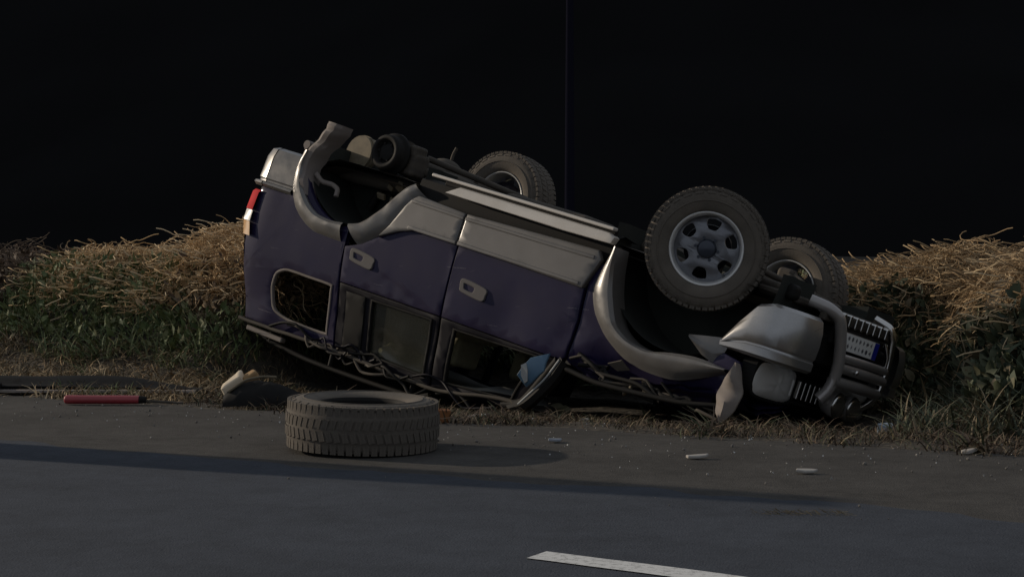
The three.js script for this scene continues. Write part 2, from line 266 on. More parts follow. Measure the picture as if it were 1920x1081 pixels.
// silver grey frame trims of the quarter window
const sides = [['', g => g], ['far', mirror]];
for (const [which, f] of sides) {
  part('rear_quarter', f(quarterG.clone()), M.blue);
  const rd = part('rear_door', f(rearDoorG.clone()), M.blue), fd = part('front_door', f(frontDoorG.clone()), M.blue);
  part('window_frame', f(rearFrameG.clone()), M.frame, rd); part('window_frame', f(frontFrameG.clone()), M.frame, fd);  // near-black door frames: darkness on the blue pillars put into the colour
  part('front_wing', f(wingG.clone()), M.blue);
  part('cladding', f(merge([claddingR.clone(), ridgeR.clone(), creaseR.clone()])), M.clad, rd);
  part('cladding', f(merge([claddingF.clone(), ridgeF.clone(), creaseF.clone()])), M.clad, fd);
  if (!which) {
    part('window_seal', qGlassRim, M.flap);
    handle(0.24, 1.075, rd); handle(1.22, 1.03, fd);
    part('window_pane', panel([[0.15, 1.30], [0.36, 1.30], [0.39, 1.69], [0.2, 1.69]], [], 0.018, 0.004, true, 0), M.glass, rd);
    part('window_pane', panel([[0.38, 1.30], [0.96, 1.28], [0.98, 1.69], [0.41, 1.69]], [], 0.018, 0.004, true, 0), M.glass, rd);
    for (const [w, pr] of [[rdQ, rd], [rdW, rd], [fdW, fd]]) { const c = w.reduce((a, p) => [a[0] + p[0] / w.length, a[1] + p[1] / w.length], [0, 0]); part('window_seal', panel(w, [w.map(p => [(p[0] - c[0]) * 0.94 + c[0], (p[1] - c[1]) * 0.93 + c[1]])], -0.005, 0.02, true, 0.003), M.black, pr); }
  }
}
// flares
const rIn = [[-0.40, 0.30], [-0.50, 0.48], [-0.51, 0.60], [-0.47, 0.72], [-0.375, 0.82], [-0.26, 0.88], [-0.12, 0.895], [0.0, 0.885]];
const rOut = [[-0.56, 0.34], [-0.57, 0.50], [-0.60, 0.62], [-0.575, 0.80], [-0.50, 0.91], [-0.40, 0.98], [-0.27, 1.03], [0.02, 1.04]];
const rIn2 = [[0.045, 0.88], [0.14, 0.85], [0.22, 0.785], [0.30, 0.70], [0.37, 0.61], [0.44, 0.53], [0.51, 0.485]];
const rOut2 = [[0.17, 1.01], [0.25, 0.975], [0.34, 0.91], [0.43, 0.84], [0.50, 0.74], [0.56, 0.64], [0.62, 0.56]];
const fIn = [[2.20, 0.50], [2.225, 0.64], [2.27, 0.78], [2.36, 0.94], [2.48, 1.01], [2.64, 1.03], [2.78, 1.0], [2.96, 0.975], [3.18, 0.985]];
const fOut = [[2.165, 0.49], [2.11, 0.64], [2.085, 0.78], [2.15, 0.92], [2.29, 1.04], [2.46, 1.125], [2.64, 1.155], [2.86, 1.14], [3.17, 1.01]];
const flareR = flare(rIn.slice(1), rOut.slice(1), -0.835, 0.055, 0.12), flareR2 = flare(rIn2, rOut2, -0.84, 0.045, 0.10), flareF = flare(fIn, fOut, -0.845, 0.065, 0.10);
for (const [which, f] of sides) {
  part('wheel_arch_flare', f(flareR.clone()), M.silver); part('wheel_arch_flare', f(flareR2.clone()), M.silver); part('wheel_arch_flare', f(flareF.clone()), M.silver);
  part('side_sill', f(loft([[0.44, 0.9], [0.56, 1.0]].map(() => 0).length ? [
    [[0.5, 0.60, -0.80], [2.15, 0.60, -0.80]], [[0.5, 0.56, -0.83], [2.15, 0.55, -0.83]], [[0.5, 0.44, -0.81], [2.15, 0.44, -0.81]], [[0.5, 0.42, -0.76], [2.15, 0.42, -0.76]], [[0.5, 0.44, -0.6], [2.15, 0.44, -0.6]]] : [])), M.black);
  const rb = part('running_board', f(panel([[0.80, 0.488], [0.90, 0.425], [2.12, 0.425], [2.17, 0.445], [2.16, 0.49], [1.8, 0.497]], [], -0.075, 0.05, false, 0.008)), M.board);
  part('edge_strip', f(box(1.50, 0.022, 0.05, 1.40, 0.398, -0.885, 0.007)), M.board, rb);
  part('bracket', f(merge([box(0.05, 0.05, 0.2, 1.0, 0.43, -0.77), box(0.05, 0.05, 0.2, 1.95, 0.43, -0.77), box(1.4, 0.05, 0.03, 1.45, 0.415, -0.86)])), M.black, rb);
}
// bent-out liner standing up behind the rear arch
part('bent_liner', (() => {
  const path = [[-0.44, 0.78], [-0.505, 0.66], [-0.515, 0.55], [-0.47, 0.43], [-0.395, 0.315], [-0.385, 0.25]];
  const c = smooth(path, 24, false); const rows = [];
  for (const [z, dx] of [[-0.86, -0.035], [-0.875, 0.0], [-0.87, 0.05], [-0.83, 0.085], [-0.74, 0.095], [-0.735, 0.085], [-0.82, 0.07], [-0.85, 0.0]]) rows.push(c.map((p, i) => [p[0] + dx * (0.55 + 0.45 * i / 24), p[1] + 0.02 * dx, z + 0.03 * N3(i * 0.3, z * 4)]));
  return loft(rows, 0.6);
})(), M.flap);
part('tow_hook', [box(0.10, 0.05, 0.03, -0.60, 0.46, -0.76, 0.01), cyl([-0.62, 0.445, -0.79], [-0.62, 0.445, -0.73], 0.03)], M.flap);
// rear bumper: side wing plus corner cap, with a ledge
function bumperLoft(path, prof) { // path: [x,z,nx,nz]; prof: [outset, y]
  return loft(prof.map(([o, y, k = 0]) => path.map(([x, z, nx, nz, yk = 0]) => [x + nx * o, y + yk * k, z + nz * o])), 0.6);
}
const rbProf = [[-0.10, 0.53], [-0.05, 0.522], [-0.01, 0.54], [0.012, 0.60], [0.018, 0.70], [0.022, 0.755], [0.012, 0.766], [0.014, 0.778], [0.045, 0.785], [0.05, 0.80], [0.03, 0.818], [-0.08, 0.822]];
part('rear_bumper', bumperLoft([[-0.555, -0.82, 0, -1], [-0.70, -0.825, 0, -1], [-0.835, -0.825, 0, -1]], rbProf), M.silver);
part('rear_bumper_cap', bumperLoft([[-0.845, -0.825, 0, -1], [-0.90, -0.81, -0.45, -0.9], [-0.95, -0.77, -0.8, -0.6], [-0.985, -0.70, -0.97, -0.25], [-1.0, -0.4, -1, 0], [-1.005, 0, -1, 0], [-1.0, 0.4, -1, 0], [-0.985, 0.70, -0.97, 0.25], [-0.95, 0.77, -0.8, 0.6], [-0.90, 0.81, -0.45, 0.9], [-0.60, 0.825, 0, 1]], rbProf), M.silver);
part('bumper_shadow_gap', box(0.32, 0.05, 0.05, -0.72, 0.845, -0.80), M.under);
// tail and roof
{ // tailgate: its window is gone, the frame stands
  const row = (y, x, k, zs) => zs.map(z => [x - 0.03 * (1 - (z / 0.8) ** 2), y, z * k]), Z = [-0.8, -0.6, -0.3, 0, 0.3, 0.6, 0.8];
  const tg = part('tailgate', loft([[0.60, -0.86, 1], [0.8, -0.91, 1], [1.15, -0.93, 1], [1.24, -0.91, 0.99]].map(([y, x, k]) => row(y, x, k, Z))), M.blue);
  part('window_frame', loft([[1.245, -0.908, 0.99], [1.30, -0.89, 0.985]].map(([y, x, k]) => row(y, x, k, Z))), M.blue, tg);
  part('window_frame', loft([[1.67, -0.755, 0.89], [1.74, -0.72, 0.87]].map(([y, x, k]) => row(y, x, k, Z))), M.blue, tg);
  for (const e of [-1, 1]) part('window_frame', loft([[1.30, -0.89, 0.985], [1.40, -0.85, 0.96], [1.67, -0.755, 0.89]].map(([y, x, k]) => row(y, x, k, [0.8 * e, 0.74 * e]))), M.blue, tg);
}
const tl = group('tail_light');
part('red_lens', loft([0.85, 0.87, 0.93, 1.0].map((y, j) => [[-0.86, -0.852], [-0.925, -0.846], [-0.955, -0.80], [-0.965, -0.74], [-0.955, -0.68]].map(([x, z]) => [x - 0.02 * (y - 0.85) * 4 + (j ? 0 : 0.02), y, z])), 1), M.red, tl);
part('clear_lens', loft([1.003, 1.04, 1.08].map(y => [[-0.865, -0.85], [-0.935, -0.842], [-0.972, -0.80], [-0.98, -0.74], [-0.97, -0.68]].map(([x, z]) => [x, y, z])), 1), M.white, tl);
part('amber_lens', loft([1.083, 1.13, 1.18].map((y, j) => [[-0.865, -0.848], [-0.935, -0.84], [-0.968, -0.80], [-0.975, -0.74], [-0.965, -0.68]].map(([x, z]) => [x + 0.02 * j, y, z])), 1), M.amber, tl);
{ // crushed roof with its rails
  const xs = Array.from({ length: 26 }, (_, i) => lerp(-0.78, 1.72, i / 25)), zs = Array.from({ length: 15 }, (_, i) => lerp(-0.70, 0.70, i / 14));
  const roofY = (x, z) => 1.745 + 0.03 * (1 - (z / 0.7) ** 2) - 0.11 * sst(1.0, 1.72, x) + (0.045 * N3(x * 3, z * 3, 8) + 0.02 * N3(x * 8, z * 8, 2)) * (1 - 0.75 * Math.abs(z) / 0.7) + 0.02 * sst(-0.1, -0.7, x);
  const rows = xs.map(x => zs.map(z => [x, roofY(x, z), z * 1.02])), low = xs.map(x => zs.map(z => [x, roofY(x, z) - 0.03, z]));
  const roof = part('roof', merge([loft(rows), loft(low)]), M.blue);
  part('roof_lining', loft(xs.slice(1).map(x => zs.map(z => [x, roofY(x, z) - 0.05, z * 0.97]))), M.lining);
  for (const s of [-1, 1]) {
    part('drip_rail', tube(xs.map((x, i) => [x, roofY(x, -0.7) - 0.012, s * (0.735 + 0.01 * N3(x * 5, 2))]), 0.014, 50, 6), M.under, roof);
    const rr = part('roof_rail', tube([[-0.66, 1.795, s * 0.665], [-0.5, 1.84, s * 0.655], [-0.1, 1.865, s * 0.65], [0.4, 1.855, s * 0.65], [0.85, 1.83, s * 0.655], [1.0, 1.78, s * 0.66]], 0.017, 50, 8), M.black);
    for (const x of [-0.5, 0.1, 0.85]) part('rail_foot', cyl([x, 1.74, s * 0.66], [x, 1.845, s * 0.655], 0.022, 0.018, 8), M.black, rr);
  }
  part('roof_fragment', box(0.36, 0.035, 0.05, -0.52, 1.80, -0.70, 0.01), M.flap); 
}
// windscreen pillars, dashboard, bonnet
for (const s of [-1, 1]) part('windscreen_pillar', tube([[1.99, 1.265, s * 0.80], [1.90, 1.42, s * 0.77], [1.78, 1.60, s * 0.735], [1.62, 1.655, s * 0.70]], 0.032, 24, 8), M.black);
part('pillar_trim', tube([[2.05, 1.26, -0.885], [1.97, 1.41, -0.86], [1.82, 1.61, -0.83]], 0.007, 12, 6), M.sheet);
part('bent_pillar', loft([[-0.02, -0.03], [0.012, -0.045], [0.045, -0.03], [0.05, 0.01], [0.0, 0.02]].map(([o, z]) => smooth([[2.06, 1.25], [1.99, 1.40], [1.86, 1.58], [1.74, 1.655]], 16, false).map((p, i) => [p[0] + o, p[1] + o * 0.4, -0.845 + z + 0.004 * i])), 0.8), M.black);
part('bonnet', (() => { const xs = Array.from({ length: 22 }, (_, i) => lerp(2.0, 3.30, i / 21)), zs = Array.from({ length: 17 }, (_, i) => lerp(-0.80, 0.80, i / 16));
  const y = (x, z) => 1.27 - 0.13 * sst(2.6, 3.3, x) + 0.03 * (1 - (z / 0.8) ** 2) + 0.07 * N3(x * 3.1, z * 3.1, 6) + 0.03 * N3(x * 8, z * 8, 1);
  return merge([loft(xs.map(x => zs.map(z => [x, y(x, z), z]))), loft(xs.map(x => zs.map(z => [x, y(x, z) - 0.03, z])))]); })(), M.blue);
part('bonnet_edge', tube([[2.10, 1.30, -0.86], [2.35, 1.315, -0.87], [2.65, 1.29, -0.87], [2.95, 1.255, -0.86], [3.18, 1.20, -0.84]], 0.017, 40, 6), M.black);
part('dashboard', box(0.35, 0.35, 1.4, 1.95, 1.02, 0, 0.06), M.black);
part('steering_wheel', [tube([[1.62, 1.18, -0.36], [1.58, 1.10, -0.22], [1.62, 0.95, -0.18], [1.66, 0.85, -0.36], [1.66, 0.95, -0.54], [1.62, 1.10, -0.52]], 0.016, 40, 8, true), cyl([1.63, 1.02, -0.36], [1.85, 0.95, -0.36], 0.03)], M.black);
// seats and things in the cabin
function seat(x, z, w) {
  const st = group('seat');
  part('cushion', box(0.5, 0.16, w, x + 0.22, 0.70, z, 0.05), M.seat, st);
  const b = box(0.15, 0.68, w, 0, 0.34, 0, 0.06); b.rotateZ(0.22); b.translate(x, 0.70, z); part('backrest', b, M.seat, st);
  if (w < 0.7) { const h = box(0.10, 0.2, w * 0.55, x - 0.17, 1.46, z, 0.04); part('headrest', h, M.seat, st); }
}
seat(1.12, -0.38, 0.52); seat(1.12, 0.38, 0.52); seat(0.32, 0, 1.3);
part('crumpled_cloth', (() => { const g = new THREE.SphereGeometry(0.13, 24, 16); const p = g.attributes.position; for (let i = 0; i < p.count; i++) { const k = 1 + 0.35 * N3(p.getX(i) * 14, p.getY(i) * 14, p.getZ(i) * 14); p.setXYZ(i, p.getX(i) * k * 1.5, p.getY(i) * k * 0.6, p.getZ(i) * k * 0.9); } g.translate(0.62, 1.62, -0.55); return toCreasedNormals(g.toNonIndexed(), 0.5); })(), M.sheet);
{ // broken blue tinted sheet stuck at the pillar
  const bs = part('blue_sheet', (() => { const g = new THREE.ExtrudeGeometry(shape([[1.85, 1.31], [1.935, 1.25], [1.955, 1.36], [1.90, 1.445], [1.86, 1.485], [1.80, 1.435]]), { depth: 0.012, bevelEnabled: true, bevelSize: 0.003, bevelThickness: 0.003, bevelSegments: 1 }); const q = tess.modify(g.index ? g.toNonIndexed() : g), p = q.attributes.position; for (let i = 0; i < p.count; i++) p.setZ(i, p.getZ(i) - 0.90 + 0.25 * (p.getX(i) - 1.87) + 0.7 * (p.getY(i) - 1.37) ** 2 * 4); q.deleteAttribute('normal'); return toCreasedNormals(q, 0.6); })(), M.bluesheet);
  part('white_edge', (() => { const g = new THREE.ExtrudeGeometry(shape([[1.815, 1.37], [1.84, 1.345], [1.865, 1.39], [1.875, 1.45], [1.855, 1.47], [1.83, 1.43]]), { depth: 0.006, bevelEnabled: false }); const p = g.attributes.position; for (let i = 0; i < p.count; i++) p.setZ(i, p.getZ(i) - 0.912 + 0.25 * (p.getX(i) - 1.87) + 0.7 * (p.getY(i) - 1.37) ** 2 * 4); g.computeVertexNormals(); return g; })(), M.sheet, bs);
}
{ // bent strips, seals and lining hanging along the crushed roof edge
  const R = rng(808);
  for (let k = 0; k < 14; k++) { const x = -0.5 + 2.2 * R(), l = 0.25 + 0.5 * R(), y = 1.70 + 0.07 * R(), pts = []; for (let i = 0; i <= 6; i++) pts.push([x + l * i / 6, y + 0.06 * (R() - 0.5) - 0.04 * Math.sin(i), -0.72 - 0.05 * R()]); part('bent_strip', tube(pts, 0.006 + 0.007 * R(), 30, 5), [M.black, M.under, M.frame, M.black][k % 4]); }
  for (let k = 0; k < 8; k++) { const x = 0.0 + 1.7 * R(), w = 0.08 + 0.16 * R(), h = 0.06 + 0.12 * R(), z0 = -0.62 + 0.5 * R(); part('torn_lining', loft(Array.from({ length: 6 }, (_, j) => Array.from({ length: 7 }, (_, i) => [x + w * (i / 6 - 0.5) + 0.03 * R(), 1.68 - h * j / 5 + 0.025 * R(), z0 + 0.06 * R() + 0.05 * j])), 0.5), [M.lining, M.seat, M.lining, M.black][k % 4]); }
  for (let k = 0; k < 7; k++) { const x = 2.05 + 1.0 * R(), pts = []; for (let i = 0; i <= 5; i++) pts.push([x + 0.09 * i * (0.5 + R()), 1.20 + 0.08 * (R() - 0.3) + 0.01 * i, -0.80 - 0.07 * R()]); part('bent_strip', tube(pts, 0.007 + 0.008 * R(), 24, 5), [M.under, M.black, M.black][k % 3]); }
  for (let k = 0; k < 4; k++) { const x = 2.1 + 0.9 * R(), g = new THREE.ExtrudeGeometry(shape([[0, 0], [0.06 + 0.06 * R(), 0.02 * R()], [0.08 + 0.05 * R(), 0.05 + 0.04 * R()], [0.03, 0.06 + 0.03 * R()]]), { depth: 0.012, bevelEnabled: true, bevelSize: 0.003, bevelThickness: 0.003, bevelSegments: 1 }); g.rotateX((R() - 0.5)); g.rotateZ(R() * 3); g.translate(x, 1.18 + 0.07 * R(), -0.83); part('broken_bracket', g, [M.under, M.black, M.under, M.tan][k % 4]); }
}
part('fallen_airbag', loft(Array.from({ length: 10 }, (_, j) => Array.from({ length: 14 }, (_, i) => [1.15 + i * 0.045, 1.655 - 0.09 * Math.sin(Math.PI * i / 13) * Math.sin(Math.PI * j / 9) * (1 + 0.5 * N3(i * 0.5, j * 0.5)) - 0.02 * sst(6, 13, i), -0.62 + j * 0.07]))), M.lining);
// seat belt hanging behind the quarter glass
part('seat_belt', loft([0, 1].map(k => smooth([[0.30 + 0.03 * k, 1.33], [0.25 + 0.03 * k, 1.43], [0.21 + 0.03 * k, 1.55]], 12, false).map(p => [p[0], p[1], -0.70]))), M.sheet);
// floor, chassis, running gear seen over the sill
part('floor_pan', (() => { const xs = Array.from({ length: 24 }, (_, i) => lerp(-0.85, 3.2, i / 23)), zs = Array.from({ length: 9 }, (_, i) => lerp(-0.74, 0.74, i / 8)); const y = (x, z) => 0.47 + 0.02 * N3(x * 4, z * 4) + (x < -0.45 ? 0.06 : 0); return merge([loft(xs.map(x => zs.map(z => [x, y(x, z), z]))), loft(xs.map(x => zs.map(z => [x, y(x, z) + 0.05, z])))]); })(), M.under);
for (const s of [-1, 1]) part('chassis_rail', tube([[-0.85, 0.50, s * 0.48], [-0.4, 0.55, s * 0.48], [0.3, 0.50, s * 0.46], [0.6, 0.42, s * 0.46], [2.0, 0.42, s * 0.44], [2.5, 0.50, s * 0.42], [3.2, 0.52, s * 0.42]], 0.055, 60, 6), M.under);
const axle = group('rear_axle');
part('axle_tube', [cyl([0.05, 0.345, -0.66], [0.02, 0.36, 0.70], 0.052, 0.052, 14)], M.under, axle);
part('differential', (() => { const g = new THREE.SphereGeometry(0.15, 20, 14); g.scale(1.1, 0.9, 0.85); g.translate(-0.02, 0.36, 0.02); return merge([g, cyl([0.1, 0.36, 0.02], [0.28, 0.37, 0.02], 0.07, 0.05)]); })(), M.under, axle);
part('brake_line', tube([[0.0, 0.24, 0.03], [0.0, 0.18, 0.03], [0.012, 0.13, 0.03]], 0.012, 10, 6), M.under, axle);
part('brake_drum', (() => { const g = lathe([[0.0, 0.02], [0.055, 0.02], [0.06, 0.035], [0.078, 0.036], [0.083, 0.004], [0.102, 0.0], [0.118, 0.006], [0.124, 0.03], [0.124, 0.075], [0.145, 0.08], [0.147, 0.105], [0.13, 0.11], [0.09, 0.13], [0.055, 0.16], [0.0, 0.16]], 40); g.rotateX(Math.PI / 2); g.translate(0.06, 0.335, -0.76); return g; })(), M.black, axle);
part('hub', (() => { const gs = []; const g = lathe([[0, 0.03], [0.03, 0.03], [0.036, 0.04], [0.036, 0.07], [0, 0.07]], 20); g.rotateX(Math.PI / 2); gs.push(g); for (let i = 0; i < 6; i++) { const a = i * Math.PI / 3; gs.push(cyl([0.062 * Math.cos(a), 0.062 * Math.sin(a), 0.0], [0.062 * Math.cos(a), 0.062 * Math.sin(a), 0.05], 0.008, 0.008, 8)); } const m = merge(gs); m.translate(0.06, 0.335, -0.745); return m; })(), M.black, axle);
part('backing_plate', [box(0.16, 0.17, 0.16, 0.17, 0.36, -0.56, 0.03), box(0.08, 0.10, 0.12, 0.20, 0.28, -0.58, 0.02), cyl([0.1, 0.33, -0.6], [0.05, 0.345, -0.5], 0.12, 0.09, 24)], M.under, axle);
for (const z of [-1, 1]) part('trailing_arm', tube([[0.12, 0.40, z * 0.48], [0.45, 0.37, z * 0.47], [0.72, 0.40, z * 0.46]], 0.035, 20, 8), M.under, axle);
part('panhard_rod', tube([[0.1, 0.28, -0.35], [0.42, 0.31, -0.1], [0.7, 0.34, 0.1]], 0.022, 20, 8), M.under, axle);
for (const s of [-1, 1]) part('shock_absorber', cyl([-0.1, 0.36, s * 0.42], [-0.22, 0.74, s * 0.40], 0.03), M.black, axle);
for (const s of [-1, 1]) part('coil_spring', tube(Array.from({ length: 50 }, (_, i) => { const a = i * 0.75; return [0.02 + 0.065 * Math.cos(a), 0.42 + 0.0062 * i, s * 0.42 + 0.065 * Math.sin(a)]; }), 0.011, 200, 6), M.black, axle);
part('silencer', [cyl([-0.47, 0.385, -0.42], [-0.40, 0.40, 0.25], 0.13, 0.13, 22), cyl([-0.468, 0.385, -0.40], [-0.466, 0.386, -0.38], 0.138, 0.138, 22), cyl([-0.44, 0.39, -0.16], [-0.438, 0.39, -0.14], 0.137, 0.137, 22)], M.tan);
part('spare_carrier', [box(0.5, 0.06, 0.25, -0.30, 0.42, 0.36, 0.02)], M.tan);
part('exhaust_pipe', tube([[-0.35, 0.40, 0.15], [0.1, 0.47, 0.25], [0.6, 0.40, 0.22], [1.9, 0.40, 0.2], [2.4, 0.45, 0.1]], 0.03, 60, 8), M.tan);
part('fuel_tank', box(0.75, 0.16, 0.42, 1.0, 0.41, 0.12, 0.05), M.under);
part('gearbox', box(0.8, 0.16, 0.3, 1.75, 0.44, 0, 0.06), M.under); part('engine_sump', box(0.35, 0.14, 0.4, 2.95, 0.5, 0, 0.05), M.under);
// torn bits in the rear wheel well
{ const R = rng(99); for (let i = 0; i < 12; i++) { const g = box(0.03 + 0.06 * R(), 0.03 + 0.05 * R(), 0.02, 0, 0, 0, 0.006); g.rotateZ(R() * 3); g.rotateX(R()); g.translate(0.02 + 0.32 * R(), 0.5 + 0.16 * R(), -0.60 + 0.06 * R()); part('broken_mount', g, M.tan, axle); } }
part('hanging_hose', tube([[-0.44, 0.62, -0.80], [-0.38, 0.66, -0.78], [-0.30, 0.66, -0.76], [-0.24, 0.68, -0.76], [-0.225, 0.73, -0.77]], 0.018, 24, 8), M.flap);
// wheel wells
function well(cx, cy, r, a0, a1, z0, z1) {
  const a = arc(cx, cy, r, a0, a1, 22), n = 0.02; const rows = [];
  for (const t of [0, 0.25, 0.5, 0.75, 1]) rows.push(a.map((p, i) => [p[0] + 0.012 * N3(i * 0.6, t * 5), p[1] + 0.012 * N3(i * 0.6, t * 5, 3), lerp(z0, z1, t)]));
  for (const k of [0.75, 0.5, 0.25, 0.02]) rows.push(a.map((p, i) => [lerp(cx, p[0], k), lerp(cy + 0.08, p[1], k), z1 + 0.02 * N3(i, k * 5)]));
  return loft(rows, 0.6);
}
for (const [, f] of sides) { part('wheel_well', f(well(-0.01, 0.37, 0.535, -2, 178, -0.80, -0.36)), M.well); part('wheel_well', f(well(2.70, 0.40, 0.60, -4, 186, -0.80, -0.38)), M.well); }
// front suspension
const fs = group('front_suspension');
for (const p of [[[2.72, 0.30, -0.62], [2.65, 0.36, -0.45], [2.50, 0.44, -0.32]], [[2.74, 0.30, -0.62], [2.85, 0.38, -0.45], [2.95, 0.46, -0.32]], [[2.60, 0.30, 0.56], [2.65, 0.36, 0.45], [2.50, 0.44, 0.32]], [[2.62, 0.30, 0.56], [2.85, 0.38, 0.45], [2.95, 0.46, 0.32]]]) part('control_arm', tube(p, 0.03, 16, 8), M.under, fs);
part('steering_rod', cyl([2.95, 0.36, -0.5], [2.95, 0.40, 0.5], 0.02), M.under, fs); part('drive_shaft', cyl([2.7, 0.36, -0.6], [2.66, 0.40, 0.6], 0.028), M.under, fs);
part('knuckle', box(0.12, 0.24, 0.1, 2.72, 0.36, -0.62, 0.03), M.under, fs); part('knuckle', box(0.12, 0.24, 0.1, 2.58, 0.38, 0.56, 0.03), M.under, fs);
part('crossmember', box(0.16, 0.12, 1.0, 3.05, 0.46, 0, 0.03), M.under, fs); part('bracket', box(0.28, 0.05, 0.24, 3.18, 0.47, -0.48, 0.02), M.under, fs); part('bump_stop', box(0.10, 0.09, 0.10, 3.30, 0.44, -0.66, 0.03), M.black, fs);
part('skid_plate', loft([[3.0, 0.42], [3.25, 0.44], [3.42, 0.50]].map(([x, y]) => [-0.45, -0.2, 0.2, 0.45].map(z => [x, y, z]))), M.under, fs);

// wheels: axis along z, outer face towards -z
function tyreGeo() {
  const R = 0.372, hw = 0.128, ri = 0.212;
  const prof = [[ri, -0.085], [ri + 0.012, -0.108], [ri + 0.03, -0.118], [ri + 0.07, -hw - 0.004], [ri + 0.105, -hw], [R - 0.032, -hw + 0.010], [R - 0.012, -hw + 0.03], [R - 0.006, -0.05], [R - 0.004, 0], [R - 0.006, 0.05], [R - 0.012, hw - 0.03], [R - 0.032, hw - 0.01], [ri + 0.105, hw], [ri + 0.07, hw + 0.004], [ri + 0.03, 0.118], [ri + 0.012, 0.108], [ri, 0.085]];
  const g = lathe(prof, 72); g.rotateX(Math.PI / 2); const gs = [g];
  { const uvA = g.attributes.uv; for (let i = 0; i < uvA.count; i++) uvA.setXY(i, uvA.getX(i) * 2.4, uvA.getY(i) * 0.9); }
  const n = 58;
  for (let i = 0; i < n; i++) { const a = i / n * Math.PI * 2;
    for (const [z, w, da, l, tilt] of [[-0.094, 0.056, 0, 0.034, 0], [-0.033, 0.05, 0.5, 0.034, 0.25], [0.033, 0.05, 0, 0.034, -0.25], [0.094, 0.056, 0.5, 0.034, 0]]) {
      const b = new THREE.BoxGeometry(0.016, l * 0.84, w); b.rotateX(tilt); b.translate(R - 0.009 - (Math.abs(z) > 0.08 ? 0.008 : 0), 0, z); b.rotateZ(a + da / n * Math.PI * 2); gs.push(b);
    }
    for (const s of [-1, 1]) { const b = new THREE.BoxGeometry(0.034, 0.025, 0.008); b.rotateY(s * 0.5); b.translate(R - 0.03, 0, s * (hw - 0.012)); b.rotateZ(a + (i % 2) * 0.04); gs.push(b); } }
  // raised ring on each sidewall
  for (const s of [-1, 1]) { const t = new THREE.TorusGeometry(ri + 0.075, 0.004, 6, 60); t.translate(0, 0, s * (hw + 0.004)); gs.push(t); }
  return merge(gs);
}
const TYRE = tyreGeo();
function rimGeos() {
  const lip = lathe([[0.200, 0.09], [0.196, -0.06], [0.204, -0.10], [0.214, -0.112], [0.222, -0.108], [0.222, -0.095], [0.213, -0.085], [0.213, 0.105], [0.205, 0.108], [0.200, 0.09]], 60); lip.rotateX(Math.PI / 2);
  // face with six round-cornered windows
  const s = new THREE.Shape(); s.absarc(0, 0, 0.199, 0, Math.PI * 2);
  for (let i = 0; i < 6; i++) { const a0 = i * Math.PI / 3 + 0.3; const pts = []; for (const [r, da] of [[0.118, -0.24], [0.15, -0.30], [0.180, -0.25], [0.187, 0], [0.180, 0.25], [0.15, 0.30], [0.118, 0.24], [0.108, 0]]) pts.push([r * Math.cos(a0 + da), r * Math.sin(a0 + da)]); s.holes.push(new THREE.Path(smooth(pts, 24).map(p => new THREE.Vector2(...p)))); }
  let f = new THREE.ExtrudeGeometry(s, { depth: 0.016, bevelEnabled: true, bevelSize: 0.005, bevelThickness: 0.006, bevelSegments: 2, curveSegments: 40 });
  f = tess.modify(f.index ? f.toNonIndexed() : f); const p = f.attributes.position; for (let i = 0; i < p.count; i++) { const r = Math.hypot(p.getX(i), p.getY(i)); p.setZ(i, p.getZ(i) - 0.030 - 0.028 * Math.sin(Math.PI * Math.min(1, r / 0.2)) + 0.01); }
  f.deleteAttribute('normal'); f = toCreasedNormals(f, 0.6);
  const gs = [lathe([[0, -0.085], [0.044, -0.083], [0.053, -0.074], [0.06, -0.04], [0.088, -0.034], [0.092, -0.015], [0, -0.015]], 30).rotateX(Math.PI / 2)];
  for (let i = 0; i < 6; i++) { const a = i * Math.PI / 3 + 0.82; gs.push(cyl([0.068 * Math.cos(a), 0.068 * Math.sin(a), -0.02], [0.068 * Math.cos(a), 0.068 * Math.sin(a), -0.06], 0.012, 0.010, 6)); }
  return { lip, face: f, hub: merge(gs) };
}
const RIM = rimGeos();
const backDisc = (() => { const g = lathe([[0.03, 0.02], [0.14, 0.02], [0.145, 0.06], [0.10, 0.07], [0.05, 0.11], [0.03, 0.11]], 32); g.rotateX(Math.PI / 2); return g; })();
function fillWheel(w, inner, rimM = M.rim, faceM = M.rimFace) {
  mesh('tyre', TYRE, M.rubber, w);
  const r = mesh('rim', RIM.lip, rimM, w); mesh('rim_face', RIM.face, faceM, r); mesh('hub_cap', RIM.hub, M.rimDark, r);
  if (inner) mesh('brake_disc', backDisc, M.frame, r);  // disc coloured near black, paints shade behind the rim windows
  return w;
}
function carWheel(x, y, z, steer, camber, spin, right) {
  const w = new THREE.Group(); w.name = 'wheel'; car.add(w); fillWheel(w, true);
  w.position.set(x - BASE[0], y - BASE[1], z - BASE[2]); w.rotation.order = 'YXZ'; w.rotation.set(camber, (right ? Math.PI : 0) + steer, spin);
  return w;
}
carWheel(2.735, 0.345, -0.77, -0.50, 0.06, 0.2, false);
carWheel(2.56, 0.41, 0.72, -0.05, 0.0, 1.1, true);
carWheel(0.06, 0.375, 0.72, 0.0, 0.0, 0.5, true);

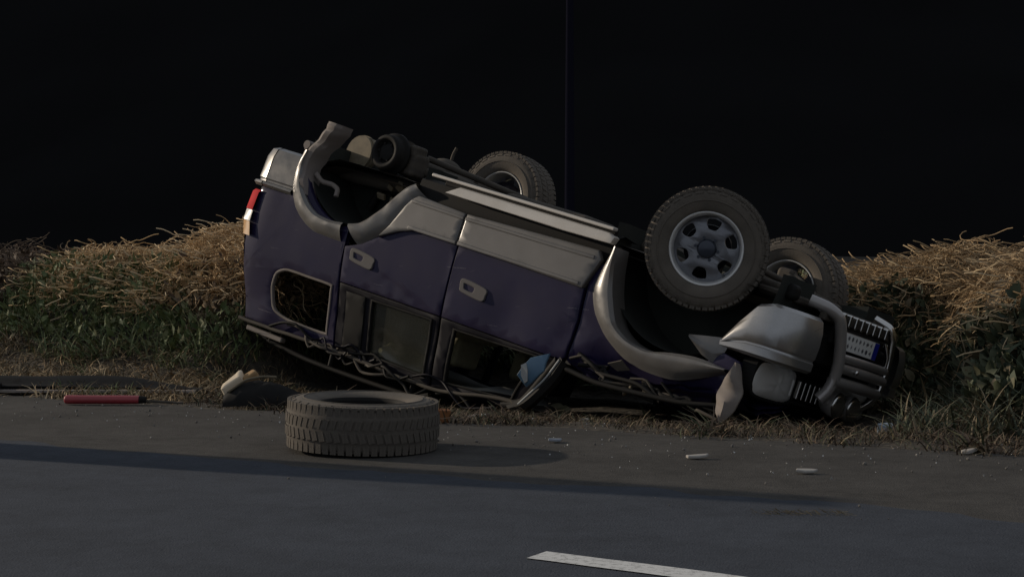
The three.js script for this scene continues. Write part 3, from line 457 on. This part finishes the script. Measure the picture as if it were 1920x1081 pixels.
// front bumper, bull bar, grille, lights, plate
const fbPath = [[3.06, -0.83, 0, -1, 0.26], [3.13, -0.835, 0, -1, 0.15], [3.22, -0.84, 0, -1, 0.03], [3.32, -0.835, 0.15, -0.98, 0], [3.40, -0.81, 0.5, -0.86, 0], [3.46, -0.75, 0.8, -0.6, 0], [3.49, -0.66, 0.95, -0.3, 0], [3.505, -0.55, 1, -0.05, 0]];
const fbProf = [[-0.09, 0.56, 1], [-0.03, 0.535, 1], [0.0, 0.555, 1], [0.02, 0.62, 0.85], [0.026, 0.70, 0.55], [0.022, 0.775, 0.22], [0.012, 0.79, 0.18], [0.014, 0.80, 0.16], [0.022, 0.806, 0.14], [0.02, 0.85, 0.04], [0.0, 0.868, 0], [-0.08, 0.872, 0]];
const fb = part('front_bumper', bumperLoft(fbPath, fbProf), M.shiny);
part('bumper_end', bumperLoft(fbPath.map(([x, z, a, b, c]) => [x, -z, a, -b, c]), fbProf), M.shiny, fb);
part('bumper_beam', [box(0.12, 0.20, 1.0, 3.40, 0.70, 0, 0.03), box(0.10, 0.12, 0.7, 3.44, 0.60, 0, 0.02)], M.black, fb);
const lg = part('lower_grille', [box(0.05, 0.09, 0.98, 3.45, 0.495, 0, 0.015)], M.under);
for (let i = 0; i < 9; i++) part('slat', box(0.05, 0.075, 0.030, 3.488, 0.495, -0.40 + i * 0.088, 0.014), M.chrome, lg);
const bull = group('bull_bar');
part('upright', tube([[3.36, 0.45, -0.52], [3.46, 0.462, -0.47], [3.52, 0.50, -0.405], [3.535, 0.60, -0.345], [3.545, 0.74, -0.29], [3.54, 0.85, -0.265], [3.525, 0.93, -0.275], [3.50, 0.99, -0.30]], 0.036, 60, 14), M.brushed, bull);
part('upright', tube([[3.40, 0.42, 0.30], [3.50, 0.45, 0.335], [3.53, 0.52, 0.36], [3.54, 0.64, 0.375], [3.545, 0.76, 0.375], [3.54, 0.86, 0.365], [3.51, 0.95, 0.31], [3.46, 1.03, 0.22]], 0.024, 60, 14), M.chrome, bull);
part('crossbar', tube([[3.54, 0.715, -0.29], [3.56, 0.712, 0.02], [3.54, 0.712, 0.36]], 0.027, 30, 12), M.brushed, bull);
part('crossbar', tube([[3.54, 0.775, -0.28], [3.565, 0.772, 0.02], [3.54, 0.775, 0.37]], 0.033, 30, 12), M.brushed, bull);
part('crossbar', tube([[3.54, 0.862, -0.29], [3.565, 0.858, 0.02], [3.53, 0.862, 0.36]], 0.036, 30, 12), M.brushed, bull);
part('bolt', (() => { const g = new THREE.SphereGeometry(0.015, 12, 8); g.translate(3.60, 0.775, -0.13); return g; })(), M.chrome, bull);
part('trim_strip', tube([[3.52, 0.55, 0.30], [3.55, 0.63, 0.325], [3.55, 0.70, 0.335]], 0.011, 14, 8), M.chrome, bull);
for (const z of [-0.085, 0.125]) {
  const fl = group('fog_lamp');
  part('lamp_shell', (() => { const g = lathe([[0, -0.09], [0.035, -0.085], [0.062, -0.055], [0.078, -0.01], [0.08, 0.02], [0.074, 0.03]], 28); g.rotateZ(-Math.PI / 2); g.translate(3.50, 0.995, z); return g; })(), M.brushed, fl);
  part('lamp_glass', (() => { const g = new THREE.SphereGeometry(0.078, 24, 12, 0, Math.PI * 2, 0, Math.PI * 0.5); g.scale(1, 0.45, 1); g.rotateZ(-Math.PI / 2); g.translate(3.527, 0.995, z); return g; })(), M.chrome, fl);
}
const gr = part('grille', [box(0.05, 0.17, 0.52, 3.27, 0.985, 0, 0.02), box(0.03, 0.018, 0.52, 3.305, 1.062, 0, 0.006)], M.black);
for (let i = 0; i < 8; i++) part('slat', box(0.05, 0.115, 0.020, 3.305, 0.98, -0.228 + i * 0.065, 0.007), M.chrome, gr);
const lensM = new THREE.MeshPhysicalMaterial({ color: lin(0.78, 0.76, 0.72), roughness: 0.2, metalness: 0, clearcoat: 1, clearcoatRoughness: 0.05 });
for (const s of [-1, 1]) {
  const hl = group('headlight'), out = smooth([[-0.28, -0.03], [-0.22, -0.105], [0.10, -0.112], [0.23, -0.095], [0.26, -0.03], [0.245, 0.08], [0.12, 0.108], [-0.19, 0.102], [-0.275, 0.05]], 50);
  const outline = k => out.map(p => [p[0] * k, p[1] * k]);
  const put = (g, x) => { g.rotateY(Math.PI / 2); if (s > 0) { const p = g.attributes.position; for (let i = 0; i < p.count; i++) p.setZ(i, p.getZ(i)); } g.translate(x, 0.978, s * 0.51); return g; };
  part('housing', put(new THREE.ExtrudeGeometry(shape(outline(1.05), [outline(0.97)]), { depth: 0.09, bevelEnabled: true, bevelSize: 0.006, bevelThickness: 0.006, bevelSegments: 2 }), 3.21), M.black, hl);
  part('lens', (() => { const rows = [1, 0.94, 0.8, 0.6, 0.38, 0.15, 0.0].map((k, j) => [...outline(k * 0.98), outline(k * 0.98)[0]].map(p => [3.298 + 0.035 * Math.pow(1 - k * k, 0.7) + 0.003 * Math.sin(p[0] * 90) * (k < 0.95 ? 1 : 0), p[1] + 0.978, p[0] + s * 0.51])); return loft(rows, 1.2); })(), lensM, hl);
}
part('front_panel', loft([0.56, 0.86, 0.90, 1.12, 1.2].map((y, j) => [-0.80, -0.4, 0, 0.4, 0.8].map(z => [[3.36, 3.36, 3.22, 3.22, 3.2][j] - 0.1 * (z / 0.8) ** 2, y, z]))), M.black);
{ // number plate with two rows of unreadable characters and a blue band
  const cv = document.createElement('canvas'); cv.width = 512; cv.height = 128; const c = cv.getContext('2d');
  c.fillStyle = '#f2f2ee'; c.fillRect(0, 0, 512, 128); c.fillStyle = '#16259a'; c.fillRect(0, 0, 62, 128);
  const R = rng(77); c.fillStyle = '#3a3a40';
  for (let r = 0; r < 2; r++) for (let k = 0; k < 8; k++) { const x = 84 + k * 52 + r * 10, y = 14 + r * 58; c.globalAlpha = 0.45 + 0.4 * R(); c.beginPath(); c.ellipse(x + 14, y + 22, 9 + 9 * R(), 8 + 12 * R(), R() * 3, 0, Math.PI * 2); c.fill(); c.fillRect(x + 4 + 14 * R(), y + 4, 7, 36); }
  c.globalAlpha = 1; const t = new THREE.CanvasTexture(cv); t.colorSpace = THREE.SRGBColorSpace; t.anisotropy = 8;
  const pl = part('license_plate', box(0.012, 0.112, 0.53, 3.508, 0.615, -0.025, 0.004), M.brushed);
  const f = new THREE.PlaneGeometry(0.52, 0.104); f.rotateY(Math.PI / 2); f.translate(3.5165, 0.615, -0.025);
  part('plate_face', f, new THREE.MeshStandardMaterial({ map: t, roughness: 0.4 }), pl);
}
// torn plastic hanging in front of the arch, and the broken arch end
part('torn_liner', (() => { const L = [[3.235, 0.93], [3.20, 1.04], [3.185, 1.14], [3.215, 1.22], [3.265, 1.285]], R_ = [[3.25, 0.93], [3.305, 1.02], [3.345, 1.10], [3.335, 1.20], [3.285, 1.285]]; const a = smooth(L, 18, false), b = smooth(R_, 18, false), rows = []; for (const off of [0, 0.012]) for (const t of (off ? [1, 0.75, 0.5, 0.25, 0] : [0, 0.25, 0.5, 0.75, 1])) rows.push(a.map((p, i) => [lerp(p[0], b[i][0], t), lerp(p[1], b[i][1], t), -0.90 + off - 0.03 * Math.sin(Math.PI * t) + 0.03 * N3(i * 0.25, t * 2) - 0.03 * i / 18])); return loft(rows, 0.7); })(), M.flap);
part('torn_flap', (() => { const a = [[2.86, 0.86], [2.95, 0.84], [3.05, 0.82], [3.12, 0.83]], b = [[2.90, 0.89], [2.97, 0.95], [3.05, 0.98], [3.10, 0.93]]; return loft([0, 0.33, 0.66, 1].map(t => a.map((p, i) => [lerp(p[0], b[i][0], t), lerp(p[1], b[i][1], t), -0.87 - 0.03 * Math.sin(t * 3) + 0.02 * i])), 0.7); })(), M.silver);

// ---------------------------------------------------------------- things on the ground
const wheel = new THREE.Group(); wheel.name = 'loose_wheel'; scene.add(wheel); { fillWheel(wheel, false, M.black, M.black); }  // rim and face coloured black: shade inside the wheel opening painted in
wheel.scale.set(1, 1, 0.91); wheel.position.set(-0.72, 0.126, -8.92); wheel.rotation.set(-Math.PI / 2 + 0.02, 0.03, 0.4);
tag(wheel, 'torn-off dusty off-road wheel lying flat on the asphalt in front of the overturned car', 'wheel');

function ground(x, z) { const dx = x - E0[0], dz = z - E0[1]; const u = dx * EU[0] + dz * EU[1], s = dx * ES[0] + dz * ES[1]; return s < 0.05 ? 0 : groundY(u, s); }
{ // red-handled tool
  const t = new THREE.Group(); t.name = 'red_handled_tool'; scene.add(t); t.position.set(-2.44, 0.028, -11.12); t.rotation.y = -0.03;
  tag(t, 'tool with thick red tubular handle lying on the road edge at far left', 'tool');
  const g = lathe([[0, -0.25], [0.018, -0.25], [0.025, -0.243], [0.027, -0.23], [0.026, -0.1], [0.0265, 0.1], [0.025, 0.2], [0.022, 0.205], [0, 0.205]], 24); g.rotateZ(-Math.PI / 2);
  mesh('handle', g, new THREE.MeshPhysicalMaterial({ map: dirty([0.36, 0.035, 0.045], [0.14, 0.05, 0.045], 0.5, 19), roughness: 0.45, clearcoat: 0.3 }), t);
  mesh('collar', cyl([0.2, 0, 0], [0.245, 0, 0], 0.024, 0.02), M.black, t);
  mesh('shaft', [cyl([0.24, -0.008, 0], [0.42, -0.016, 0], 0.008), box(0.06, 0.012, 0.03, 0.44, -0.018, 0, 0.004)], M.under, t);
}
{ // long dark strip of torn trim
  const t = new THREE.Group(); t.name = 'torn_trim_strip'; scene.add(t); t.position.set(-2.9, 0.0, -11.9); t.rotation.y = -0.03;
  tag(t, 'long dark strip of torn plastic trim lying along the road edge behind the red handled tool', 'car part');
  const n = 60, xs = Array.from({ length: n + 1 }, (_, i) => lerp(-1.3, 0.90, i / n));
  const w = x => 1 - 0.75 * sst(0.3, 0.9, x);
  mesh('strip', loft([[0.02, -0.005], [0.035, 0.0], [0.05, -0.06], [0.075, -0.10], [0.09, -0.16], [0.05, -0.19], [0.0, -0.20]].map(([y, z], j) => xs.map(x => [x, (y + 0.008 * N3(x * 3, j * 0.5)) * w(x) + 0.004, z * (0.5 + 0.5 * w(x))])), 0.5), M.black, t);
  mesh('metal_edge', loft([[0.0, 0.06], [0.014, 0.055], [0.018, 0.03], [0.012, 0.0]].map(([y, z]) => xs.slice(14).map(x => [x - 0.02, y + 0.004, z + 0.004 * N3(x * 4, 1)])), 0.5), M.flap, t);
  mesh('end_cap', box(0.11, 0.06, 0.10, -0.44, 0.034, 0.02, 0.015), M.black, t);
}
{ // black wheel-arch liner, humped, lying by the wheel
  const t = new THREE.Group(); t.name = 'arch_liner'; scene.add(t); t.position.set(-1.46, 0.0, -11.02);
  tag(t, 'humped black plastic arch liner lying on the road edge left of the loose wheel', 'car part');
  const rows = []; for (let j = 0; j <= 12; j++) { const a = Math.PI * j / 12; rows.push(Array.from({ length: 22 }, (_, i) => { const k = i / 21, h = Math.pow(Math.sin(Math.PI * Math.min(0.98, 0.06 + k * 0.92)), 0.6) * (1 - 0.35 * k); return [lerp(-0.25, 0.27, k), 0.165 * h * Math.sin(a) + 0.012 * N3(i * 0.5, j * 0.5) + 0.008, 0.13 * Math.cos(a) * (0.5 + 0.5 * h)]; })); }
  mesh('shell', loft(rows, 0.7), M.black, t);
  mesh('lip', tube([[-0.22, 0.09, 0.06], [-0.12, 0.155, 0.035], [-0.02, 0.175, 0.02], [0.06, 0.172, 0.01]], 0.009, 20, 6), M.tan, t);
}
{ const g = new THREE.Group(); g.name = 'foam_fragment'; scene.add(g); g.position.set(-1.66, 0.135, -11.05); g.rotation.set(0.1, 0.3, 0.55);
  tag(g, 'cream coloured broken fragment propped against the left end of the black arch liner', 'fragment');
  const bl = box(0.13, 0.075, 0.10, 0, 0, 0, 0.02), p = bl.attributes.position; for (let i = 0; i < p.count; i++) { const k = 1 + 0.6 * N3(p.getX(i) * 17, p.getY(i) * 17, p.getZ(i) * 17); p.setXYZ(i, p.getX(i) * k, p.getY(i) * k, p.getZ(i) * k); } bl.computeVertexNormals();
  mesh('block', bl, new THREE.MeshStandardMaterial({ color: lin(0.72, 0.60, 0.44), roughness: 0.9 }), g);
  mesh('torn_side', box(0.10, 0.06, 0.09, 0.10, -0.035, -0.02, 0.02), new THREE.MeshStandardMaterial({ color: lin(0.30, 0.19, 0.09), roughness: 0.95 }), g); }
function shard(name, label, cat, x, z, w, d, h, turn, m, seed, group, y) {
  const R = rng(seed), s = new THREE.Shape(), n = 7; for (let i = 0; i < n; i++) { const a = i / n * Math.PI * 2, k = 0.65 + 0.4 * R(); s[i ? 'lineTo' : 'moveTo'](Math.cos(a) * w / 2 * k, Math.sin(a) * d / 2 * k); } s.closePath();
  const g = new THREE.ExtrudeGeometry(s, { depth: h, bevelEnabled: true, bevelSize: 0.003, bevelThickness: 0.003, bevelSegments: 1 }); g.rotateX(-Math.PI / 2); g.rotateZ((R() - 0.5) * 0.25); g.rotateX((R() - 0.3) * 0.3);
  const p = g.attributes.position; for (let i = 0; i < p.count; i++) p.setY(i, p.getY(i) + 0.12 * p.getX(i) ** 2 / w); g.computeVertexNormals();
  g.computeBoundingBox(); g.translate(0, -g.boundingBox.min.y, 0);
  const o = new THREE.Mesh(g, m); o.name = numbered(name); o.castShadow = o.receiveShadow = true; o.position.set(x, y ?? ground(x, z), z); o.rotation.y = turn; scene.add(o); tag(o, label, cat, group); return o;
}
const pale = new THREE.MeshStandardMaterial({ color: lin(0.40, 0.37, 0.33), roughness: 0.7 });
shard('plastic_shard', 'flat pale shard on the shoulder below the hanging torn plastic of the car', 'shard', 0.86, -8.55, 0.11, 0.05, 0.008, 0.3, pale, 1);
shard('plastic_shard', 'flat pale shard nearest the lane, on the shoulder below the car front', 'shard', 1.28, -8.04, 0.10, 0.045, 0.007, 0.1, pale, 2);
shard('plastic_shard', 'small bluish pale shard at gravel edge right of the loose wheel', 'shard', 0.21, -9.2, 0.09, 0.05, 0.008, 0.6, new THREE.MeshStandardMaterial({ color: lin(0.30, 0.32, 0.36), roughness: 0.5 }), 3);
shard('plastic_shard', 'pale shard at the foot of the weeds in the far right corner', 'shard', 2.15, -8.72, 0.09, 0.05, 0.01, 0.2, pale, 4);
shard('plastic_shard', 'pale blue square piece lying beside the bull bar at the bush foot', 'fragment', 2.08, -10.3, 0.10, 0.09, 0.05, 0.2, new THREE.MeshStandardMaterial({ color: lin(0.30, 0.36, 0.42), roughness: 0.5 }), 5);
shard('plastic_shard', 'thin white shard on the verge just right of the orange fragment', 'shard', -0.20, -10.55, 0.16, 0.06, 0.008, 0.2, pale, 6);
shard('plastic_shard', 'small white shard under the near roof edge by the windscreen pillar', 'shard', 0.42, -10.6, 0.07, 0.05, 0.02, 1.2, pale, 8);
shard('orange_fragment', 'orange fragment on the verge behind the right side of loose wheel', 'fragment', -0.385, -10.15, 0.11, 0.09, 0.07, 0.5, new THREE.MeshPhysicalMaterial({ color: lin(0.26, 0.10, 0.03), roughness: 0.6, clearcoat: 0.1 }), 7);  // irregular orange-brown piece on the verge

// unseen board left of view casts the road shadow, and the pole far behind
{
  const t = new THREE.Group(); t.name = 'unseen_shadow_board'; scene.add(t); t.position.set(-4.1, -0.004, -9.60); t.rotation.y = Math.PI / 2 - 0.418;
  tag(t, 'unseen tall board out of view at left, placed to cast the long road shadow', 'unseen board');
  const s = shape([[-0.25, 0.10], [0.25, 0.10], [0.23, 1.10], [0.12, 2.0], [-0.12, 2.0], [-0.23, 1.10]]);
  const g = new THREE.ExtrudeGeometry(s, { depth: 0.03, bevelEnabled: true, bevelSize: 0.006, bevelThickness: 0.006 }); g.translate(0, 0, -0.015);
  mesh('board', g, new THREE.MeshStandardMaterial({ color: lin(0.5, 0.5, 0.48), roughness: 0.6 }), t);
  mesh('foot', box(0.70, 0.11, 0.36, 0, 0.055, 0, 0.03), M.black, t);
}
{
  const t = new THREE.Group(); t.name = 'utility_pole'; scene.add(t); const x = 1.24, z = -40; t.position.set(x, ground(x, z), z);
  tag(t, 'dim slender pole standing in the darkness behind the car', 'pole');
  const m = new THREE.MeshPhysicalMaterial({ color: lin(0.0115, 0.0115, 0.019), roughness: 1, specularIntensity: 0 });
  mesh('shaft', cyl([0, 0, 0], [0, 6.4, 0], 0.12, 0.08, 14), m, t); mesh('cap', cyl([0, 6.4, 0], [0, 6.46, 0], 0.09, 0.06, 14), m, t);
}

// ---------------------------------------------------------------- plants
function bladeGeo(len, w, segs, bend, droop = 0) { // a strip standing along +y
  const pos = [], idx = [], uv = [];
  for (let i = 0; i <= segs; i++) { const t = i / segs, y = len * t * (1 - 0.25 * bend * t), z = len * bend * t * t * 0.6, ww = w * (1 - Math.pow(t, 1.6) * 0.92) / 2; pos.push(-ww, y - droop * t * t, z, ww, y - droop * t * t, z + ww * 0.4); uv.push(0, t, 1, t); }
  for (let i = 0; i < segs; i++) { const a = i * 2; idx.push(a, a + 1, a + 3, a, a + 3, a + 2); }
  const g = new THREE.BufferGeometry(); g.setAttribute('position', new THREE.Float32BufferAttribute(pos, 3)); g.setAttribute('uv', new THREE.Float32BufferAttribute(uv, 2)); g.setIndex(idx); g.computeVertexNormals(); return g;
}
function leafGeo(len, w) {
  const pos = [], idx = []; const rows = [[0, 0.06, 0], [0.25, 0.8, 0.02], [0.5, 1, 0.05], [0.78, 0.6, 0.02], [1, 0.03, -0.06]];
  for (const [t, k, z] of rows) pos.push(-w * k / 2, len * t, z * len + w * 0.12 * k, 0, len * t, z * len, w * k / 2, len * t, z * len + w * 0.12 * k);
  for (let i = 0; i < rows.length - 1; i++) for (let j = 0; j < 2; j++) { const a = i * 3 + j; idx.push(a, a + 1, a + 4, a, a + 4, a + 3); }
  const g = new THREE.BufferGeometry(); g.setAttribute('position', new THREE.Float32BufferAttribute(pos, 3)); g.setIndex(idx); g.computeVertexNormals(); return g;
}
function strawGeo(len, w, seed) { // a curled dry stalk with three flat faces
  const R = rng(seed), pts = []; let a = 0, x = 0, y = 0, z = 0, b = 0; const n = 7; for (let i = 0; i <= n; i++) { pts.push(V(x, y, z)); a += (R() - 0.5) * 1.5; b += (R() - 0.5) * 1.2; x += Math.cos(a) * Math.cos(b) * len / n; y += Math.sin(b) * len / n; z += Math.sin(a) * Math.cos(b) * len / n; }
  return new THREE.TubeGeometry(new THREE.CatmullRomCurve3(pts), 9, w, 3, false);
}
function stuff(name, label, cat, geo, m, items) { // items: [x,y,z, rx,ry,rz, scale, color]
  const o = new THREE.InstancedMesh(geo, m, items.length), d = new THREE.Object3D(); d.rotation.order = 'YXZ';
  items.forEach((it, i) => { d.position.set(it[0], it[1], it[2]); d.rotation.set(it[3], it[4], it[5]); d.scale.setScalar(it[6]); d.updateMatrix(); o.setMatrixAt(i, d.matrix); o.setColorAt(i, it[7]); });
  o.name = numbered(name); o.castShadow = o.receiveShadow = true; scene.add(o); tag(o, label, cat, null, 'stuff'); return o;
}
const leafM = new THREE.MeshPhysicalMaterial({ color: 0xffffff, roughness: 0.75, transmission: 0.0 });
const dryM = new THREE.MeshStandardMaterial({ color: 0xffffff, roughness: 0.9 });
const mix = (R, cols, v = 0.35) => { const c = cols[Math.floor(R() * cols.length)], k = 1 - v / 2 + v * R(); return lin(c[0] * k, c[1] * k, c[2] * k); };
const LSTRAW = [[0.62, 0.44, 0.24], [0.50, 0.34, 0.17], [0.34, 0.22, 0.11], [0.72, 0.56, 0.35], [0.42, 0.29, 0.15]], STRAW = [[0.42, 0.29, 0.155], [0.33, 0.225, 0.115], [0.23, 0.15, 0.075], [0.52, 0.39, 0.23], [0.28, 0.185, 0.095]], GREEN = [[0.095, 0.125, 0.042], [0.12, 0.142, 0.052], [0.068, 0.098, 0.036], [0.15, 0.155, 0.07]], DKGREEN = [[0.045, 0.058, 0.028], [0.06, 0.07, 0.032], [0.03, 0.042, 0.024], [0.10, 0.095, 0.045]], DRY = [[0.17, 0.13, 0.075], [0.13, 0.095, 0.055], [0.22, 0.17, 0.10], [0.10, 0.085, 0.045]], BROWN = [[0.10, 0.066, 0.042], [0.075, 0.05, 0.034], [0.14, 0.10, 0.065]];
const nearCar = (x, z) => { const dx = x - 0.5, dz = z + 12.45; const a = dx * 0.785 + dz * 0.619, b = dx * -0.619 + dz * 0.785; return a > -2.3 && a < 2.85 && b > -1.15 && b < 1.9; };
const inCarFoot = (x, z) => { const dx = x - 0.5, dz = z + 12.45; const a = dx * 0.785 + dz * 0.619, b = dx * -0.619 + dz * 0.785; return a > -2.0 && a < 2.45 && Math.abs(b) < 0.85; };
function scatter(R, n, u0, u1, s0, s1, f) { const out = []; for (let i = 0; i < n; i++) { const u = lerp(u0, u1, R()), s = lerp(s0, s1, R()); const p = P2(u, s), y = groundY(u, s); const it = f(u, s, p[0], y, p[1]); if (it) out.push(it); } return out; }
{ // straw laid over the crests
  const R = rng(101);
  for (const [side, u0, u1, label] of [['l', -5.5, 0.9, 'heap of golden dry straw over the bank left of the car'], ['r', 2.9, 8.2, 'heap of dry straw over the bank right of the car']]) {
    const groups = [[], [], []];
    for (let k = 0; k < 3; k++) scatter(R, 26000, u0, u1, 1.6, 5.2, (u, s, x, y, z) => { if (nearCar(x, z)) return null;
      const h = bankH(u, s), thr = (side === 'l' ? 0.52 : 0.40) + 0.14 * N3(u * 1.6, s * 1.6, 6);
      if (h < thr || (side === 'l' && u < -2.5 && R() < sst(-2.5, -3.6, u) * 0.75)) return null;
      const up = R() * R() * 0.13; groups[k].push([x, y + 0.01 + up, z, (R() - 0.5) * 0.5, R() * 6.28, (R() - 0.5) * 1.3, 0.5 + 0.8 * R(), mix(R, side === 'l' && u < -2.2 ? BROWN : side === 'l' ? LSTRAW : STRAW)]); return null; });
    for (let k = 0; k < 3; k++) stuff('straw', label + ['', ', thinner stalks', ', curled stalks'][k], 'straw', strawGeo([0.30, 0.20, 0.36][k], [0.0030, 0.0024, 0.0036][k], 50 + k), dryM, groups[k]);
  }
}
{ // weeds and grass on the face of the left bank
  const R = rng(202);
  const tuft = bladeGeo(0.22, 0.011, 4, 0.9), leaf = leafGeo(0.07, 0.032);
  const A = scatter(R, 30000, -5.5, 0.9, 1.2, 4.2, (u, s, x, y, z) => { const h = bankH(u, s), q = N3(u * 1.8, s * 1.8, 9); if (h < 0.10 + 0.1 * q || h > 0.66 + 0.16 * q) return null; const c = u < -2.4 + 0.5 * q ? BROWN : (q > 0.28 ? DRY : GREEN); return [x, y - 0.01, z, 0.3 + (R() - 0.3) * 0.9, R() * 6.28, (R() - 0.5) * 0.6, 0.5 + 0.8 * R(), mix(R, c)]; });
  stuff('grass', 'green grass and weeds on the face of the left bank', 'grass', tuft, leafM, A);
  const B = scatter(R, 14000, -5.5, 0.9, 1.3, 4.4, (u, s, x, y, z) => { const h = bankH(u, s), q = N3(u * 1.8, s * 1.8, 9); if (h < 0.18 || h > 0.75) return null; const near = u > -0.7 && h > 0.4; return [x, y + R() * 0.10, z, (R() - 0.5) * 2, R() * 6.28, (R() - 0.5) * 2, 0.5 + 0.9 * R(), mix(R, u < -2.4 + 0.5 * q ? BROWN : near ? [...STRAW, ...BROWN] : GREEN)]; });
  stuff('weed_leaves', 'leafy weeds on the left bank below the straw', 'weeds', leaf, leafM, B);
}
{ // dark leafy weeds on the right bank
  const R = rng(303);
  const leaf = leafGeo(0.085, 0.05), stalk = bladeGeo(0.26, 0.010, 4, 0.8);
  const A = scatter(R, 30000, 4.0, 8.4, 0.8, 4.2, (u, s, x, y, z) => { const h = bankH(u, s), q = N3(u * 1.8, s * 1.8, 12); if (nearCar(x, z) && u < 5.5 && s < 2.5 || inCarFoot(x, z) || h < 0.04 || h > 0.50 + 0.2 * q) return null; return [x, y + R() * 0.16, z, (R() - 0.5) * 2, R() * 6.28, (R() - 0.5) * 2, 0.45 + 0.9 * R(), mix(R, R() < 0.1 ? DRY : DKGREEN)]; });
  stuff('weed_leaves', 'dark leafy weeds covering the foot of the right bank', 'weeds', leaf, leafM, A);
  const B = scatter(R, 14000, 4.0, 8.4, 0.7, 4.2, (u, s, x, y, z) => { const h = bankH(u, s); if (inCarFoot(x, z) || h > 0.55 || (u < 5.4 && s < 2.2)) return null; return [x, y - 0.01, z, 0.2 + (R() - 0.3) * 0.9, R() * 6.28, (R() - 0.5) * 0.6, 0.4 + 0.9 * R(), mix(R, R() < 0.3 ? DRY : DKGREEN)]; });
  stuff('grass', 'dark grass among the weeds of the right bank', 'grass', stalk, leafM, B);
}
{ // dry verge between road and car, and the bank behind the car
  const R = rng(404); const short = bladeGeo(0.11, 0.007, 3, 1.1);
  const A = scatter(R, 90000, -5.5, 8.4, -0.02, 1.9, (u, s, x, y, z) => { const q = fbm(u * 1.7, s * 2.5, 2); const d = sst(0.0, 0.45, s + q * 0.5) * (0.5 + 0.5 * sst(-0.25, 0.2, q)); if (R() > d) return null; const c = u < 1.2 ? (q > 0.28 ? GREEN : R() < 0.4 ? STRAW : DRY) : (R() < 0.6 ? BROWN : R() < 0.65 ? DRY : DKGREEN); return [x, y - 0.005, z, 0.3 + (R() - 0.3) * 1.2, R() * 6.28, (R() - 0.5), (u > 0.9 ? 0.35 + 0.55 * R() + (q > 0.12 ? 0.45 : 0) + (q > 0.3 ? 0.6 : 0) : 0.5 + 0.9 * R()), mix(R, c, 0.5)]; });
  stuff('grass', 'dry short grass on the verge between road and car', 'grass', short, dryM, A);
  const C = scatter(R, 22000, 0.2, 5.0, 1.5, 5.8, (u, s, x, y, z) => { if (inCarFoot(x, z) || (u > 3.3 && bankH(u, s) > 0.4)) return null; const q = N3(u * 2, s * 2, 4); return [x, y - 0.01, z, 0.2 + (R() - 0.3) * 0.9, R() * 6.28, (R() - 0.5) * 0.6, s > 3.2 ? 1 + 1.5 * R() : 0.4 + 0.4 * R(), mix(R, q > 0.0 ? [...DRY, ...STRAW] : GREEN)]; });
  stuff('grass', 'grass and weeds on the ground behind and beneath the car', 'grass', bladeGeo(0.16, 0.009, 4, 0.8), leafM, C);
}
{ // grit along the road edge
  const R = rng(505); const g = new THREE.IcosahedronGeometry(0.008, 0); g.scale(1, 0.6, 0.8);
  const A = scatter(R, 2600, -5, 8, -2.2, 0.5, (u, s, x, y, z) => { const d = sst(-1.4, 0.0, s) * 0.6 + 0.06; if (R() > d) return null; const k = R() < 0.06 ? 0.36 : 0.10 + 0.08 * R(); return [x, s < 0.05 ? 0.002 : y + 0.002, z, R() * 3, R() * 6, R() * 3, 0.3 + R() * R() * 1.1, lin(k, k * 0.93, k * 0.84)]; });
  stuff('gravel', 'loose grit and small stones along the road edge', 'gravel', g, dryM, A);
  const G = []; for (let i = 0; i < 240; i++) { const u = lerp(0.5, 6.2, R()) + (R() - 0.5), s = lerp(-1.6, 0.6, Math.sqrt(R())); const p = P2(u, s); const k = 0.35 + 0.35 * R(); G.push([p[0], s < 0.05 ? 0.003 : groundY(u, s) + 0.006, p[1], R() * 3, R() * 6, R() * 3, 0.25 + 0.75 * R() * R() * R(), lin(k, k, k * 0.97)]); }
  stuff('broken_glass', 'scattered crumbs of broken glass on the shoulder in front of the car', 'broken glass', new THREE.TetrahedronGeometry(0.013, 0), new THREE.MeshPhysicalMaterial({ color: 0xffffff, roughness: 0.25, clearcoat: 1 }), G);
  const B = []; for (let i = 0; i < 60; i++) { const a = (R() - 0.5) * 0.5, r = (R() - 0.5); B.push([1.06 + r * 0.34, 0.006 + 0.01 * R(), -6.92 + (R() - 0.5) * 0.07, (R() - 0.5) * 0.2, (R() - 0.5) * 1.2, (R() - 0.5) * 0.15, 0.15 + 0.3 * R(), mix(R, DRY)]); }
  stuff('straw', 'few wisps of straw lying on the dark road at lower right', 'straw', strawGeo(0.3, 0.003, 77), dryM, B);
}
renderer.render(scene, camera);
